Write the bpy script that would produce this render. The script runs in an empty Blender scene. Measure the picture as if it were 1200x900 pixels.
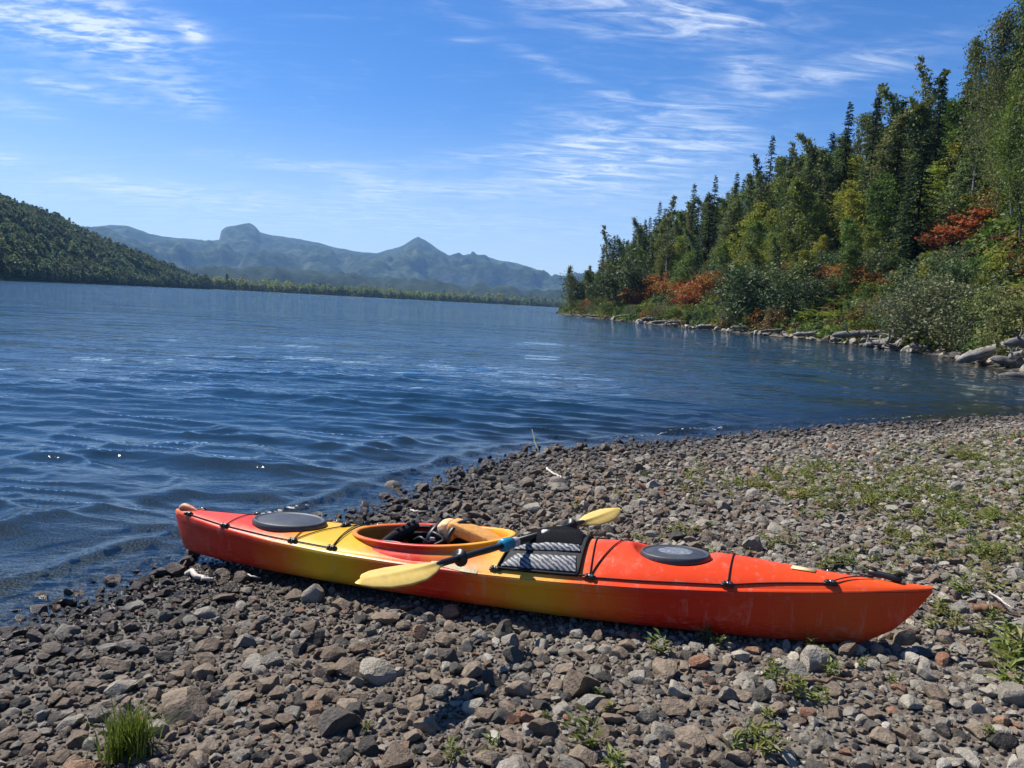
import bpy, bmesh, math, random
import numpy as np
from mathutils import Vector, Matrix, Euler, noise as mnoise

# ---------------------------------------------------------------- camera, sky, sun, exposure
scene = bpy.context.scene
COL = scene.collection
R = math.radians
FPX = 890.0
CAM_H = 1.75
PITCH, ROLL = 6.0, 3.1
cam_data = bpy.data.cameras.new('camera')
cam_data.sensor_width = 36.0
cam_data.lens = 36.0 * FPX / 1200.0
cam_data.clip_start = 0.05
cam_data.clip_end = 30000.0
cam = bpy.data.objects.new('camera', cam_data)
COL.objects.link(cam)
cam.matrix_world = (Matrix.Translation((0, 0, CAM_H)) @ Matrix.Rotation(R(90 - PITCH), 4, 'X')
                    @ Matrix.Rotation(R(ROLL), 4, 'Z'))
scene.camera = cam
CAMR = cam.matrix_world.to_3x3()

SUN_AZ = R(-58.0)      # measured from +Y (straight ahead) towards +X
SUN_EL = R(52.0)
TO_SUN = Vector((math.sin(SUN_AZ) * math.cos(SUN_EL), math.cos(SUN_AZ) * math.cos(SUN_EL), math.sin(SUN_EL)))
sun_data = bpy.data.lights.new('sun', 'SUN')
sun_data.energy = 5.0
sun_data.angle = R(0.53)
sun_data.color = (1.0, 0.94, 0.85)
sun = bpy.data.objects.new('sun', sun_data)
COL.objects.link(sun)
sun.rotation_euler = TO_SUN.to_track_quat('Z', 'Y').to_euler()
SKY_STRENGTH = 0.074
EXPOSURE = 0.66

def px_dir(px, py):
    """direction in the world of a pixel of the 1200x900 photograph"""
    d = CAMR @ Vector(((px - 600.0) / FPX, (450.0 - py) / FPX, -1.0))
    return d.normalized()

def px_az_el(px, py):
    d = px_dir(px, py)
    return math.atan2(d.x, d.y), math.asin(d.z)

def G(px, py, z=0.0):
    d = px_dir(px, py)
    t = (z - CAM_H) / d.z
    return Vector((d.x * t, d.y * t, z))

def project(p):
    q = CAMR.transposed() @ (Vector(p) - Vector((0, 0, CAM_H)))
    if q.z > -1e-6:
        return None
    return 600.0 + FPX * q.x / -q.z, 450.0 - FPX * q.y / -q.z

# ---- node helpers
def setin(node, key, val, nt):
    s = node.inputs[key]
    if isinstance(val, bpy.types.NodeSocket):
        nt.links.new(val, s)
    else:
        s.default_value = val

def NN(nt, kind, inputs=None, **props):
    n = nt.nodes.new(kind)
    for k, v in props.items():
        setattr(n, k, v)
    for k, v in (inputs or {}).items():
        setin(n, k, v, nt)
    return n

def MA(nt, op, a, b=0.0, c=0.0, clamp=False):
    n = nt.nodes.new('ShaderNodeMath')
    n.operation = op
    n.use_clamp = clamp
    setin(n, 0, a, nt); setin(n, 1, b, nt)
    if op in ('MULTIPLY_ADD', 'SMOOTH_MIN', 'COMPARE'):
        setin(n, 2, c, nt)
    return n.outputs[0]

def MIXC(nt, fac, a, b, blend='MIX'):
    n = nt.nodes.new('ShaderNodeMix')
    n.data_type = 'RGBA'
    n.blend_type = blend
    setin(n, 0, fac, nt)
    setin(n, 6, a if isinstance(a, bpy.types.NodeSocket) else (*a[:3], 1), nt)
    setin(n, 7, b if isinstance(b, bpy.types.NodeSocket) else (*b[:3], 1), nt)
    return n.outputs[2]

def SMOOTH(nt, v, lo, hi, a=0.0, b=1.0):
    n = nt.nodes.new('ShaderNodeMapRange')
    n.interpolation_type = 'SMOOTHSTEP'
    for i, x in enumerate((v, lo, hi, a, b)):
        setin(n, i, x, nt)
    return n.outputs[0]

def RAMP(nt, fac, stops, interp='LINEAR'):
    n = nt.nodes.new('ShaderNodeValToRGB')
    cr = n.color_ramp
    cr.interpolation = interp
    while len(cr.elements) < len(stops):
        cr.elements.new(0.5)
    for e, (p, c) in zip(cr.elements, stops):
        e.position = p
        e.color = (*c[:3], 1)
    setin(n, 0, fac, nt)
    return n.outputs[0]

def NOISE(nt, vec, scale, detail=4.0, rough=0.55, dist=0.0, out=0):
    n = NN(nt, 'ShaderNodeTexNoise', {'Scale': scale, 'Detail': detail, 'Roughness': rough, 'Distortion': dist})
    if vec is not None:
        nt.links.new(vec, n.inputs['Vector'])
    return n.outputs[out]

def VMUL(nt, vec, s):
    n = nt.nodes.new('ShaderNodeVectorMath')
    n.operation = 'MULTIPLY'
    setin(n, 0, vec, nt); setin(n, 1, s, nt)
    return n.outputs[0]

# ---- world: clear sky with thin streaks of cirrus
world = bpy.data.worlds.new('World')
scene.world = world
world.use_nodes = True
wn = world.node_tree
wn.nodes.clear()
sky = NN(wn, 'ShaderNodeTexSky', sky_type='NISHITA', sun_disc=False, sun_elevation=SUN_EL,
         sun_rotation=SUN_AZ, altitude=700.0, air_density=1.0, dust_density=0.35, ozone_density=2.2)
hsv = NN(wn, 'ShaderNodeHueSaturation', {'Hue': 0.505, 'Saturation': 1.38, 'Value': 1.0, 'Color': sky.outputs[0]})
tc = wn.nodes.new('ShaderNodeTexCoord')
nrm = NN(wn, 'ShaderNodeVectorMath', operation='NORMALIZE')
wn.links.new(tc.outputs['Generated'], nrm.inputs[0])
sep = NN(wn, 'ShaderNodeSeparateXYZ', {0: nrm.outputs[0]})
az = MA(wn, 'ARCTAN2', sep.outputs[0], sep.outputs[1])
el = MA(wn, 'ARCSINE', sep.outputs[2])
plane_k = MA(wn, 'DIVIDE', 1.0, MA(wn, 'ADD', MA(wn, 'MAXIMUM', sep.outputs[2], 0.0), 0.10))
pl = NN(wn, 'ShaderNodeVectorMath', operation='SCALE')
wn.links.new(nrm.outputs[0], pl.inputs[0]); wn.links.new(plane_k, pl.inputs[3])
wisp_map = NN(wn, 'ShaderNodeMapping', {'Vector': pl.outputs[0], 'Rotation': (0, 0, R(18)), 'Scale': (0.8, 2.4, 0.6)})
wisp = NOISE(wn, wisp_map.outputs[0], 4.2, 8.0, 0.66, 1.1)
puff = NOISE(wn, VMUL(wn, pl.outputs[0], (1.0, 2.2, 1.0)), 9.0, 5.0, 0.6, 0.3)
# px centre, half sizes in px, tilt (deg, + = down to the right), strength, share of puffy texture
PATCHES = [(55, 28, 95, 20, 8, 1.1, .9), (140, 38, 36, 10, 10, .9, .9), (225, 38, 11, 7, 20, 1.5, .9), (120, 4, 60, 9, 6, .9, .7),
           (90, 104, 55, 8, 6, .75, .7), (220, 112, 28, 14, 20, .55, .9), (145, 91, 24, 5, 8, .6, .7),
           (150, 219, 52, 6, 4, 1.0, .4), (20, 124, 30, 8, 8, .5, .5), (5, 186, 18, 6, 5, .7, .5),
           (760, 8, 105, 26, 8, .95, .15), (820, 20, 45, 20, 20, .8, .3),
           (875, 80, 22, 10, 0, .85, .6), (960, 90, 95, 14, -8, .7, .3),
           (690, 185, 64, 38, 10, .95, .2), (790, 172, 74, 42, 0, .7, .15), (640, 208, 70, 10, -4, .6, .2),
           (432, 223, 34, 11, 6, .95, .5), (520, 220, 80, 8, 5, .75, .3), (350, 193, 75, 6, 3, .6, .2), (570, 184, 90, 8, -5, .55, .2),
           (540, 47, 26, 4, -4, .5, .1), (690, 100, 150, 7, 26, .32, .05), (830, 140, 50, 12, 30, .3, .1), (140, 250, 190, 26, 4, .42, .1),
           (420, 255, 220, 18, 5, .34, .1), (300, 238, 90, 10, 5, .4, .2), (560, 262, 140, 16, 5, .3, .1)]
total_w = total_p = None
for (cx, cy, sx, sy, tilt, amp, pf) in PATCHES:
    a0, e0 = px_az_el(cx, cy)
    ct, st = math.cos(R(tilt - ROLL)), math.sin(R(tilt - ROLL))
    da = MA(wn, 'SUBTRACT', az, a0)
    de = MA(wn, 'SUBTRACT', e0, el)
    k = math.cos(e0)
    u = MA(wn, 'ADD', MA(wn, 'MULTIPLY', da, k * ct), MA(wn, 'MULTIPLY', de, st))
    v = MA(wn, 'SUBTRACT', MA(wn, 'MULTIPLY', de, ct), MA(wn, 'MULTIPLY', da, k * st))
    u = MA(wn, 'MULTIPLY', u, FPX / sx); v = MA(wn, 'MULTIPLY', v, FPX / sy)
    d2 = MA(wn, 'ADD', MA(wn, 'MULTIPLY', u, u), MA(wn, 'MULTIPLY', v, v))
    g = MA(wn, 'EXPONENT', MA(wn, 'MULTIPLY', d2, -0.8))
    gw = MA(wn, 'MULTIPLY', g, amp * (1 - pf)); gp = MA(wn, 'MULTIPLY', g, amp * pf)
    total_w = gw if total_w is None else MA(wn, 'ADD', total_w, gw)
    total_p = gp if total_p is None else MA(wn, 'ADD', total_p, gp)
veil = MA(wn, 'MULTIPLY', SMOOTH(wn, wisp, .5, .8), 0.10)
m_w = MA(wn, 'MULTIPLY', total_w, SMOOTH(wn, wisp, .38, .68))
m_p = MA(wn, 'MULTIPLY', total_p, SMOOTH(wn, puff, .36, .66))
cloud = MA(wn, 'ADD', MA(wn, 'ADD', m_w, m_p), veil, clamp=True)
cloud = MA(wn, 'MULTIPLY', cloud, SMOOTH(wn, sep.outputs[2], 0.0, .1))
hz = SMOOTH(wn, el, -.02, 0.25, 1.0, 0.0)
base_sky = MIXC(wn, 1.0, hsv.outputs[0], (.92, 1.0, 1.18), 'MULTIPLY')
base_sky = MIXC(wn, MA(wn, 'MULTIPLY', hz, .68), base_sky, (7.0, 8.1, 8.9))
skyc = MIXC(wn, MA(wn, 'MULTIPLY', cloud, 0.72), base_sky, (9.6, 10.2, 10.9))
world.cycles.sampling_method = 'MANUAL'
world.cycles.sample_map_resolution = 512
bg = NN(wn, 'ShaderNodeBackground', {'Color': skyc, 'Strength': SKY_STRENGTH})
wout = wn.nodes.new('ShaderNodeOutputWorld')
wn.links.new(bg.outputs[0], wout.inputs[0])

vs = scene.view_settings
vs.view_transform = 'Standard'
vs.look = 'None'
vs.exposure = EXPOSURE
vs.gamma = 1.0
vs.use_curve_mapping = False
scene.render.engine = 'CYCLES'
scene.cycles.use_denoising = True
scene.cycles.max_bounces = 8
scene.cycles.transparent_max_bounces = 12
scene.cycles.volume_bounces = 1
scene.cycles.caustics_reflective = False
scene.cycles.caustics_refractive = False
scene.cycles.sample_clamp_indirect = 5.0
scene.cycles.sample_clamp_direct = 12.0

# ---------------------------------------------------------------- general helpers
rnd = random.Random(7)
rng = np.random.default_rng(11)

def tag(o, label=None, cat=None, group=None, kind=None):
    if label: o['label'] = label
    if cat: o['category'] = cat
    if group: o['group'] = group
    if kind: o['kind'] = kind
    return o

def link(name, me, parent=None):
    o = bpy.data.objects.new(name, me)
    COL.objects.link(o)
    if parent is not None:
        o.parent = parent
    return o

def empty(name, loc=(0, 0, 0), rz=0.0):
    o = link(name, None)
    o.location = loc
    o.rotation_euler = (0, 0, rz)
    return o

def mesh_np(name, verts, faces, mat=None, smooth=True):
    """verts (n,3); faces (m,3|4) array"""
    verts = np.ascontiguousarray(verts, dtype=np.float32)
    faces = np.ascontiguousarray(faces, dtype=np.int32)
    me = bpy.data.meshes.new(name)
    me.vertices.add(len(verts)); me.vertices.foreach_set('co', verts.ravel())
    k = faces.shape[1]
    me.loops.add(faces.size); me.loops.foreach_set('vertex_index', faces.ravel())
    me.polygons.add(len(faces))
    me.polygons.foreach_set('loop_start', np.arange(0, faces.size, k, dtype=np.int32))
    me.polygons.foreach_set('use_smooth', np.full(len(faces), smooth, dtype=bool))
    me.update(calc_edges=True)
    if mat is not None:
        me.materials.append(mat)
    return me

def attr(me, name, data):
    a = me.attributes.new(name, 'FLOAT', 'POINT')
    a.data.foreach_set('value', np.ascontiguousarray(data, dtype=np.float32).ravel())

def grid_faces(nu, nv):
    i = np.arange(nu - 1)[:, None] * nv + np.arange(nv - 1)[None, :]
    return np.stack([i, i + 1, i + nv + 1, i + nv], -1).reshape(-1, 4)

def bm_mesh(name, bm, mat=None, smooth=True):
    me = bpy.data.meshes.new(name)
    bmesh.ops.recalc_face_normals(bm, faces=bm.faces)
    bm.to_mesh(me); bm.free()
    for p in me.polygons:
        p.use_smooth = smooth
    if mat is not None:
        me.materials.append(mat)
    return me

def hash2(ix, iy, seed):
    h = (ix.astype(np.int64) * 374761393 + iy.astype(np.int64) * 668265263 + seed * 1442695041) & 0x7fffffff
    h = ((h ^ (h >> 13)) * 1274126177) & 0x7fffffff
    return ((h ^ (h >> 16)) & 0xffff) / 65535.0

def vnoise(x, y, seed=0):
    x = np.asarray(x, dtype=np.float64); y = np.asarray(y, dtype=np.float64)
    ix = np.floor(x); iy = np.floor(y)
    fx = x - ix; fy = y - iy
    fx = fx * fx * fx * (fx * (fx * 6 - 15) + 10); fy = fy * fy * fy * (fy * (fy * 6 - 15) + 10)
    a = hash2(ix, iy, seed); b = hash2(ix + 1, iy, seed); c = hash2(ix, iy + 1, seed); d = hash2(ix + 1, iy + 1, seed)
    return (a * (1 - fx) + b * fx) * (1 - fy) + (c * (1 - fx) + d * fx) * fy

def fbm(x, y, octaves=4, seed=0, gain=0.5):
    s = 0.0; amp = 1.0; tot = 0.0
    for o in range(octaves):
        s = s + amp * (vnoise(x, y, seed + o * 17) - 0.5); tot += amp
        x = np.asarray(x) * 2.03 + 5.1; y = np.asarray(y) * 2.03 - 3.7; amp *= gain
    return s / tot * 2.0

def sstep(a, b, x):
    t = np.clip((np.asarray(x, dtype=np.float64) - a) / (b - a), 0, 1)
    return t * t * (3 - 2 * t)

def tube_verts(pts, radii, n=8):
    pts = [Vector(p) for p in pts]
    V = []; prev = None
    for i, p in enumerate(pts):
        t = (pts[min(i + 1, len(pts) - 1)] - pts[max(i - 1, 0)])
        t = t.normalized() if t.length > 1e-9 else Vector((0, 0, 1))
        if prev is None:
            up = Vector((0, 0, 1)) if abs(t.z) < .9 else Vector((1, 0, 0))
            nrm_ = t.cross(up).normalized()
        else:
            nrm_ = (prev - t * prev.dot(t))
            nrm_ = nrm_.normalized() if nrm_.length > 1e-6 else t.orthogonal().normalized()
        prev = nrm_
        b = t.cross(nrm_)
        for k in range(n):
            a = 2 * math.pi * k / n
            V.append(p + (nrm_ * math.cos(a) + b * math.sin(a)) * radii[i])
    return V

def add_tube(bm, pts, radii, n=8, cap=True):
    if not hasattr(radii, '__len__'):
        radii = [radii] * len(pts)
    V = [bm.verts.new(v) for v in tube_verts(pts, radii, n)]
    for i in range(len(pts) - 1):
        for k in range(n):
            bm.faces.new((V[i * n + k], V[i * n + (k + 1) % n], V[(i + 1) * n + (k + 1) % n], V[(i + 1) * n + k]))
    if cap:
        bm.faces.new(V[:n][::-1]); bm.faces.new(V[-n:])
    return V

def add_box(bm, c, size, rot=None, bevel=0.0):
    r = bmesh.ops.create_cube(bm, size=1.0)
    M = Matrix.Translation(c) @ (rot.to_4x4() if rot is not None else Matrix.Identity(4)) @ Matrix.Diagonal((*size, 1))
    bmesh.ops.transform(bm, matrix=M, verts=r['verts'])
    if bevel:
        es = list({e for v in r['verts'] for e in v.link_edges})
        bmesh.ops.bevel(bm, geom=es, offset=bevel, segments=2, affect='EDGES', profile=.6)

def smooth_curve(pts, n=6):
    P = [Vector(p) for p in pts]
    out = []
    for i in range(len(P) - 1):
        p0 = P[max(i - 1, 0)]; p1 = P[i]; p2 = P[i + 1]; p3 = P[min(i + 2, len(P) - 1)]
        for k in range(n):
            t = k / n
            out.append(0.5 * ((2 * p1) + (p2 - p0) * t + (2 * p0 - 5 * p1 + 4 * p2 - p3) * t * t + (3 * p1 - p0 - 3 * p2 + p3) * t ** 3))
    out.append(P[-1])
    return out

def new_mat(name):
    m = bpy.data.materials.new(name)
    m.use_nodes = True
    nt = m.node_tree
    b = nt.nodes['Principled BSDF']
    return m, nt, b

def simple_mat(name, col, rough=0.6, spec=0.5, nscale=0.0, namt=0.15, bump=0.0, metallic=0.0):
    m, nt, b = new_mat(name)
    b.inputs['Roughness'].default_value = rough
    b.inputs['Specular IOR Level'].default_value = spec
    b.inputs['Metallic'].default_value = metallic
    b.inputs['Base Color'].default_value = (*col, 1)
    if nscale:
        t = nt.nodes.new('ShaderNodeTexCoord')
        n = NOISE(nt, t.outputs['Object'], nscale, 5, .6)
        c = MIXC(nt, SMOOTH(nt, n, .3, .7), [x * (1 - namt) for x in col], [min(1, x * (1 + namt)) for x in col])
        nt.links.new(c, b.inputs['Base Color'])
        if bump:
            bn = NN(nt, 'ShaderNodeBump', {'Strength': .6, 'Distance': bump, 'Height': n})
            nt.links.new(bn.outputs[0], b.inputs['Normal'])
    return m

# ---------------------------------------------------------------- the lie of the land
SHORE = [(-60, -60), (-22, -24), (-9, -9), (-4.6, -1.0), (-3.2, 1.6)]
for (px, py) in [(-60, 765), (0, 742), (60, 722), (130, 696), (200, 668), (262, 652), (330, 628), (400, 612), (440, 598), (490, 578),
                 (540, 556), (590, 540), (640, 530), (720, 523), (800, 518), (870, 511), (930, 505), (1000, 500),
                 (1080, 495), (1150, 491), (1210, 488)]:
    g = G(px, py, 0.0)
    SHORE.append((g.x, g.y))
SHORE += [(14.0, 17.2), (19, 18.5), (23, 20), (22.6, 23.5), (19.2, 27), (21.5, 33), (26.0, 45), (26.5, 58), (26, 69), (23.5, 84), (20.5, 98),
          (17.2, 120), (13.6, 150), (10.2, 188), (12.5, 220), (60, 268), (200, 320), (600, 420)]
LAND = SHORE + [(600, -400), (-60, -400)]
SH = np.array(SHORE); LD = np.array(LAND)

def shore_dist(x, y):
    """signed distance to the waterline, positive on land"""
    x = np.asarray(x, dtype=np.float64).ravel(); y = np.asarray(y, dtype=np.float64).ravel()
    best = np.full(x.shape, 1e18)
    for i in range(len(SH) - 1):
        ax, ay = SH[i]; bx, by = SH[i + 1]
        dx, dy = bx - ax, by - ay
        t = np.clip(((x - ax) * dx + (y - ay) * dy) / (dx * dx + dy * dy), 0, 1)
        best = np.minimum(best, (x - ax - t * dx) ** 2 + (y - ay - t * dy) ** 2)
    inside = np.zeros(x.shape, dtype=bool)
    n = len(LD)
    for i in range(n):
        ax, ay = LD[i]; bx, by = LD[(i + 1) % n]
        if ay == by: continue
        c = ((ay > y) != (by > y)) & (x < (bx - ax) * (y - ay) / (by - ay) + ax)
        inside ^= c
    return np.sqrt(best) * np.where(inside, 1, -1)

def ground_z(x, y, s=None):
    x = np.asarray(x, dtype=np.float64).ravel(); y = np.asarray(y, dtype=np.float64).ravel()
    if s is None:
        s = shore_dist(x, y)
    beach = np.where(s > 0, 0.058 * s + 0.0012 * np.clip(s, 0, 30) ** 2, 0.085 * s)
    beach = np.clip(beach, -4.0, 3.2)
    beach = beach + 0.035 * fbm(x * .55, y * .55, 3, 3) * np.clip(np.abs(s) * .8 + .15, 0, 1)
    q = .8 * x + .3 * y
    hm = sstep(16.5, 25, q) * (s > 0)
    cap = np.interp(y, [0, 40, 80, 120, 190, 260], [62, 60, 52, 34, 17, 11])
    raw = np.maximum(0, .22 * s) + np.maximum(0, .74 * (s - 3.0))
    hill = cap * (1 - np.exp(-raw / cap)) * 1.0
    hill = hill + fbm(x * .09, y * .09, 3, 9) * np.clip(s * .06, 0, 1.6)
    return beach * (1 - hm) + hill * hm

def gz(x, y):
    return float(ground_z([x], [y])[0])

# ---------------------------------------------------------------- materials for the setting
def mat_ground():
    m, nt, b = new_mat('gravelly_beach')
    geo = nt.nodes.new('ShaderNodeNewGeometry')
    sepp = NN(nt, 'ShaderNodeSeparateXYZ', {0: geo.outputs['Position']})
    P = geo.outputs['Position']
    n1 = NOISE(nt, P, 9, 6, .65)
    n2 = NOISE(nt, P, 55, 4, .6)
    vor = NN(nt, 'ShaderNodeTexVoronoi', {'Vector': P, 'Scale': 42.0})
    c = RAMP(nt, n1, [(.25, (.060, .048, .038)), (.5, (.115, .098, .080)), (.75, (.17, .15, .125))])
    bwv = NN(nt, 'ShaderNodeRGBToBW', {0: vor.outputs['Color']})
    c = MIXC(nt, .6, c, RAMP(nt, bwv.outputs[0], [(.1, (.55, .53, .5)), (.9, (1.5, 1.45, 1.38))]), 'MULTIPLY')
    fa = NN(nt, 'ShaderNodeAttribute', attribute_name='forest')
    fc = RAMP(nt, NOISE(nt, P, .8, 5, .6), [(.3, (.018, .024, .010)), (.6, (.045, .055, .022)), (.8, (.075, .065, .035))])
    c = MIXC(nt, fa.outputs['Fac'], c, fc)
    wetn = MA(nt, 'ADD', sepp.outputs[2], MA(nt, 'MULTIPLY', MA(nt, 'SUBTRACT', n1, .5), .05))
    wet = SMOOTH(nt, wetn, .0, .06, 1.0, 0.0)
    c = MIXC(nt, wet, c, MIXC(nt, 1.0, c, (.36, .34, .33), 'MULTIPLY'))
    nt.links.new(c, b.inputs['Base Color'])
    nt.links.new(MA(nt, 'SUBTRACT', .92, MA(nt, 'MULTIPLY', wet, .5)), b.inputs['Roughness'])
    h = MA(nt, 'ADD', MA(nt, 'MULTIPLY', vor.outputs['Distance'], -.8), MA(nt, 'ADD', n1, MA(nt, 'MULTIPLY', n2, .3)))
    bn = NN(nt, 'ShaderNodeBump', {'Strength': .9, 'Distance': .018, 'Height': h})
    nt.links.new(bn.outputs[0], b.inputs['Normal'])
    return m

def build_ground():
    rr = [0.0, .25]
    while rr[-1] < 7600:
        r = rr[-1]
        rr.append(r + max(.02, min(.016 * r + .012, .05 * r)) if r < 300 else r * 1.12)
    rr = np.array(rr)
    az = np.concatenate([np.linspace(-60, 60, 480), np.linspace(60, 300, 121)[1:]])
    azr = np.radians(az)
    X = rr[:, None] * np.sin(azr)[None, :]; Y = rr[:, None] * np.cos(azr)[None, :]
    s = shore_dist(X, Y)
    Z = ground_z(X, Y, s)
    q = .8 * X.ravel() + .3 * Y.ravel()
    fo = sstep(15.5, 19, q + 1.5 * fbm(X.ravel() * .6, Y.ravel() * .6, 3, 5)) * sstep(.8, 2.5, s)
    fo = np.maximum(fo, sstep(25, 60, s))
    me = mesh_np('ground', np.stack([X.ravel(), Y.ravel(), Z], -1), grid_faces(len(rr), len(az)), mat_ground())
    attr(me, 'forest', fo)
    tag(link('ground', me), kind='structure')
build_ground()

# ---- water
def wave_field(x, y, dr):
    """wind chop: height and sideways shift (which sharpens the crests)"""
    r_ = np.random.default_rng(5)
    h = np.zeros_like(x); sx = np.zeros_like(x); sy = np.zeros_like(x)
    lam = np.exp(np.linspace(math.log(.24), math.log(2.2), 96)) * r_.uniform(.95, 1.05, 96)
    lost = np.zeros_like(x); tot = 0.0
    for i, L in enumerate(lam):
        th = math.radians(191) + r_.normal(0, .20 if L > .7 else .42)
        kx, ky = math.sin(th), math.cos(th)
        k = 2 * math.pi / L
        slope = .023 if L < .6 else .019 if L < 1.15 else .008
        a = slope * L / 6.283
        ph = r_.uniform(0, 6.28) + k * (kx * x + ky * y)
        fade = np.clip((L / np.maximum(dr, 1e-4) - 2.4) / 2.2, 0, 1)
        lost += slope ** 2 * (1 - fade); tot += slope ** 2
        af = a * fade
        h += af * np.sin(ph)
        c = af * np.cos(ph)
        sx += c * kx; sy += c * ky
    grp = np.clip(.95 + .9 * fbm(x * .30, y * .85, 3, 31), .45, 1.9)
    h *= grp; sx *= grp; sy *= grp
    # short sharp wind crests with flat water between them
    ca, sa = math.cos(math.radians(11)), math.sin(math.radians(11))
    u = x * ca - y * sa; v = x * sa + y * ca
    wu = u + .5 * fbm(u * .9, v * .9, 2, 71); wv = v + .22 * fbm(u * .7 + 9, v * 1.3, 2, 72)
    for lu, lv, A, sd in ((1.6, .70, .042, 81), (.75, .34, .024, 82), (.36, .17, .011, 83)):
        r1 = np.clip(1.17 - np.sqrt((fbm(wu / lu, wv / lv, 2, sd, .35) * 2.6) ** 2 + .05), 0, 1) ** 2.6
        fade = np.clip((lv / np.maximum(dr, 1e-4) - 2.0) / 2.0, 0, 1)
        h += A * fade * r1 * np.clip(.62 + 1.1 * fbm(u * .27 + sd * 1.7, v * .52 + sd, 3, 93 + sd), .15, 1.4)
    return h, sx * 1.2, sy * 1.2, lost / tot

def mat_water():
    m = bpy.data.materials.new('lake_water'); m.use_nodes = True
    nt = m.node_tree; nt.nodes.clear()
    geo = nt.nodes.new('ShaderNodeNewGeometry')
    P = geo.outputs['Position']
    rip = NN(nt, 'ShaderNodeMapping', {'Vector': P, 'Rotation': (0, 0, R(-10)), 'Scale': (.62, 1.25, 1)})
    chop = NN(nt, 'ShaderNodeAttribute', attribute_name='chop').outputs['Fac']   # the part of the chop too fine for the mesh
    def ridged(scale, detail, rough, dist):
        n = NOISE(nt, rip.outputs[0], scale, detail, rough, dist)
        return MA(nt, 'SUBTRACT', 1.0, MA(nt, 'ABSOLUTE', MA(nt, 'MULTIPLY_ADD', n, 2.0, -1.0)))
    n1 = ridged(5.5, 3, .55, .3)
    n2 = NOISE(nt, rip.outputs[0], 18, 3, .55)
    n0 = ridged(.9, 4, .6, .2)
    n0 = MA(nt, 'POWER', n0, 2.6)
    nb = MA(nt, 'POWER', ridged(.30, 3, .5, .2), 2.6)
    nc = NOISE(nt, rip.outputs[0], .03, 3, .6)
    nd = MA(nt, 'POWER', ridged(.085, 3, .5, .2), 2.2)
    h = MA(nt, 'MULTIPLY', n1, MA(nt, 'MULTIPLY_ADD', chop, .010, .0075))
    h = MA(nt, 'ADD', h, MA(nt, 'MULTIPLY', n2, .0014))
    h = MA(nt, 'ADD', h, MA(nt, 'MULTIPLY', n0, MA(nt, 'MULTIPLY_ADD', chop, .042, .003)))
    h = MA(nt, 'ADD', h, MA(nt, 'MULTIPLY', nb, MA(nt, 'MULTIPLY_ADD', chop, .13, .0)))
    h = MA(nt, 'ADD', h, MA(nt, 'MULTIPLY', nc, MA(nt, 'MULTIPLY_ADD', chop, 1.5, .05)))
    h = MA(nt, 'ADD', h, MA(nt, 'MULTIPLY', nd, MA(nt, 'MULTIPLY', chop, .42)))
    bn = NN(nt, 'ShaderNodeBump', {'Strength': .9, 'Distance': 1.0, 'Height': h})
    dep = NN(nt, 'ShaderNodeAttribute', attribute_name='depth').outputs['Fac']
    foam = NN(nt, 'ShaderNodeAttribute', attribute_name='foam').outputs['Fac']
    body = NN(nt, 'ShaderNodeBsdfDiffuse', {'Color': (.012, .040, .074, 1), 'Normal': bn.outputs[0]})
    tr = NN(nt, 'ShaderNodeBsdfTransparent', {'Color': (.55, .62, .58, 1)})
    op = MA(nt, 'SUBTRACT', 1.0, MA(nt, 'EXPONENT', MA(nt, 'MULTIPLY', dep, -4.0)))
    base = NN(nt, 'ShaderNodeMixShader', {0: op, 1: tr.outputs[0], 2: body.outputs[0]})
    gl = NN(nt, 'ShaderNodeBsdfGlossy', {'Color': (1, 1, 1, 1), 'Roughness': .025, 'Normal': bn.outputs[0]})
    fr = NN(nt, 'ShaderNodeFresnel', {'IOR': 1.333, 'Normal': bn.outputs[0]})
    surf = NN(nt, 'ShaderNodeMixShader', {0: fr.outputs[0], 1: base.outputs[0], 2: gl.outputs[0]})
    fn = NOISE(nt, P, 15, 6, .72, .6)
    ff = SMOOTH(nt, MA(nt, 'ADD', MA(nt, 'MULTIPLY', foam, .62), MA(nt, 'MULTIPLY', fn, .9)), .74, .90)
    ff = MA(nt, 'MULTIPLY', ff, SMOOTH(nt, foam, .02, .2))
    fo = NN(nt, 'ShaderNodeBsdfDiffuse', {'Color': (.8, .82, .83, 1)})
    out = NN(nt, 'ShaderNodeMixShader', {0: ff, 1: surf.outputs[0], 2: fo.outputs[0]})
    o = nt.nodes.new('ShaderNodeOutputMaterial')
    nt.links.new(out.outputs[0], o.inputs[0])
    return m

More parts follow.
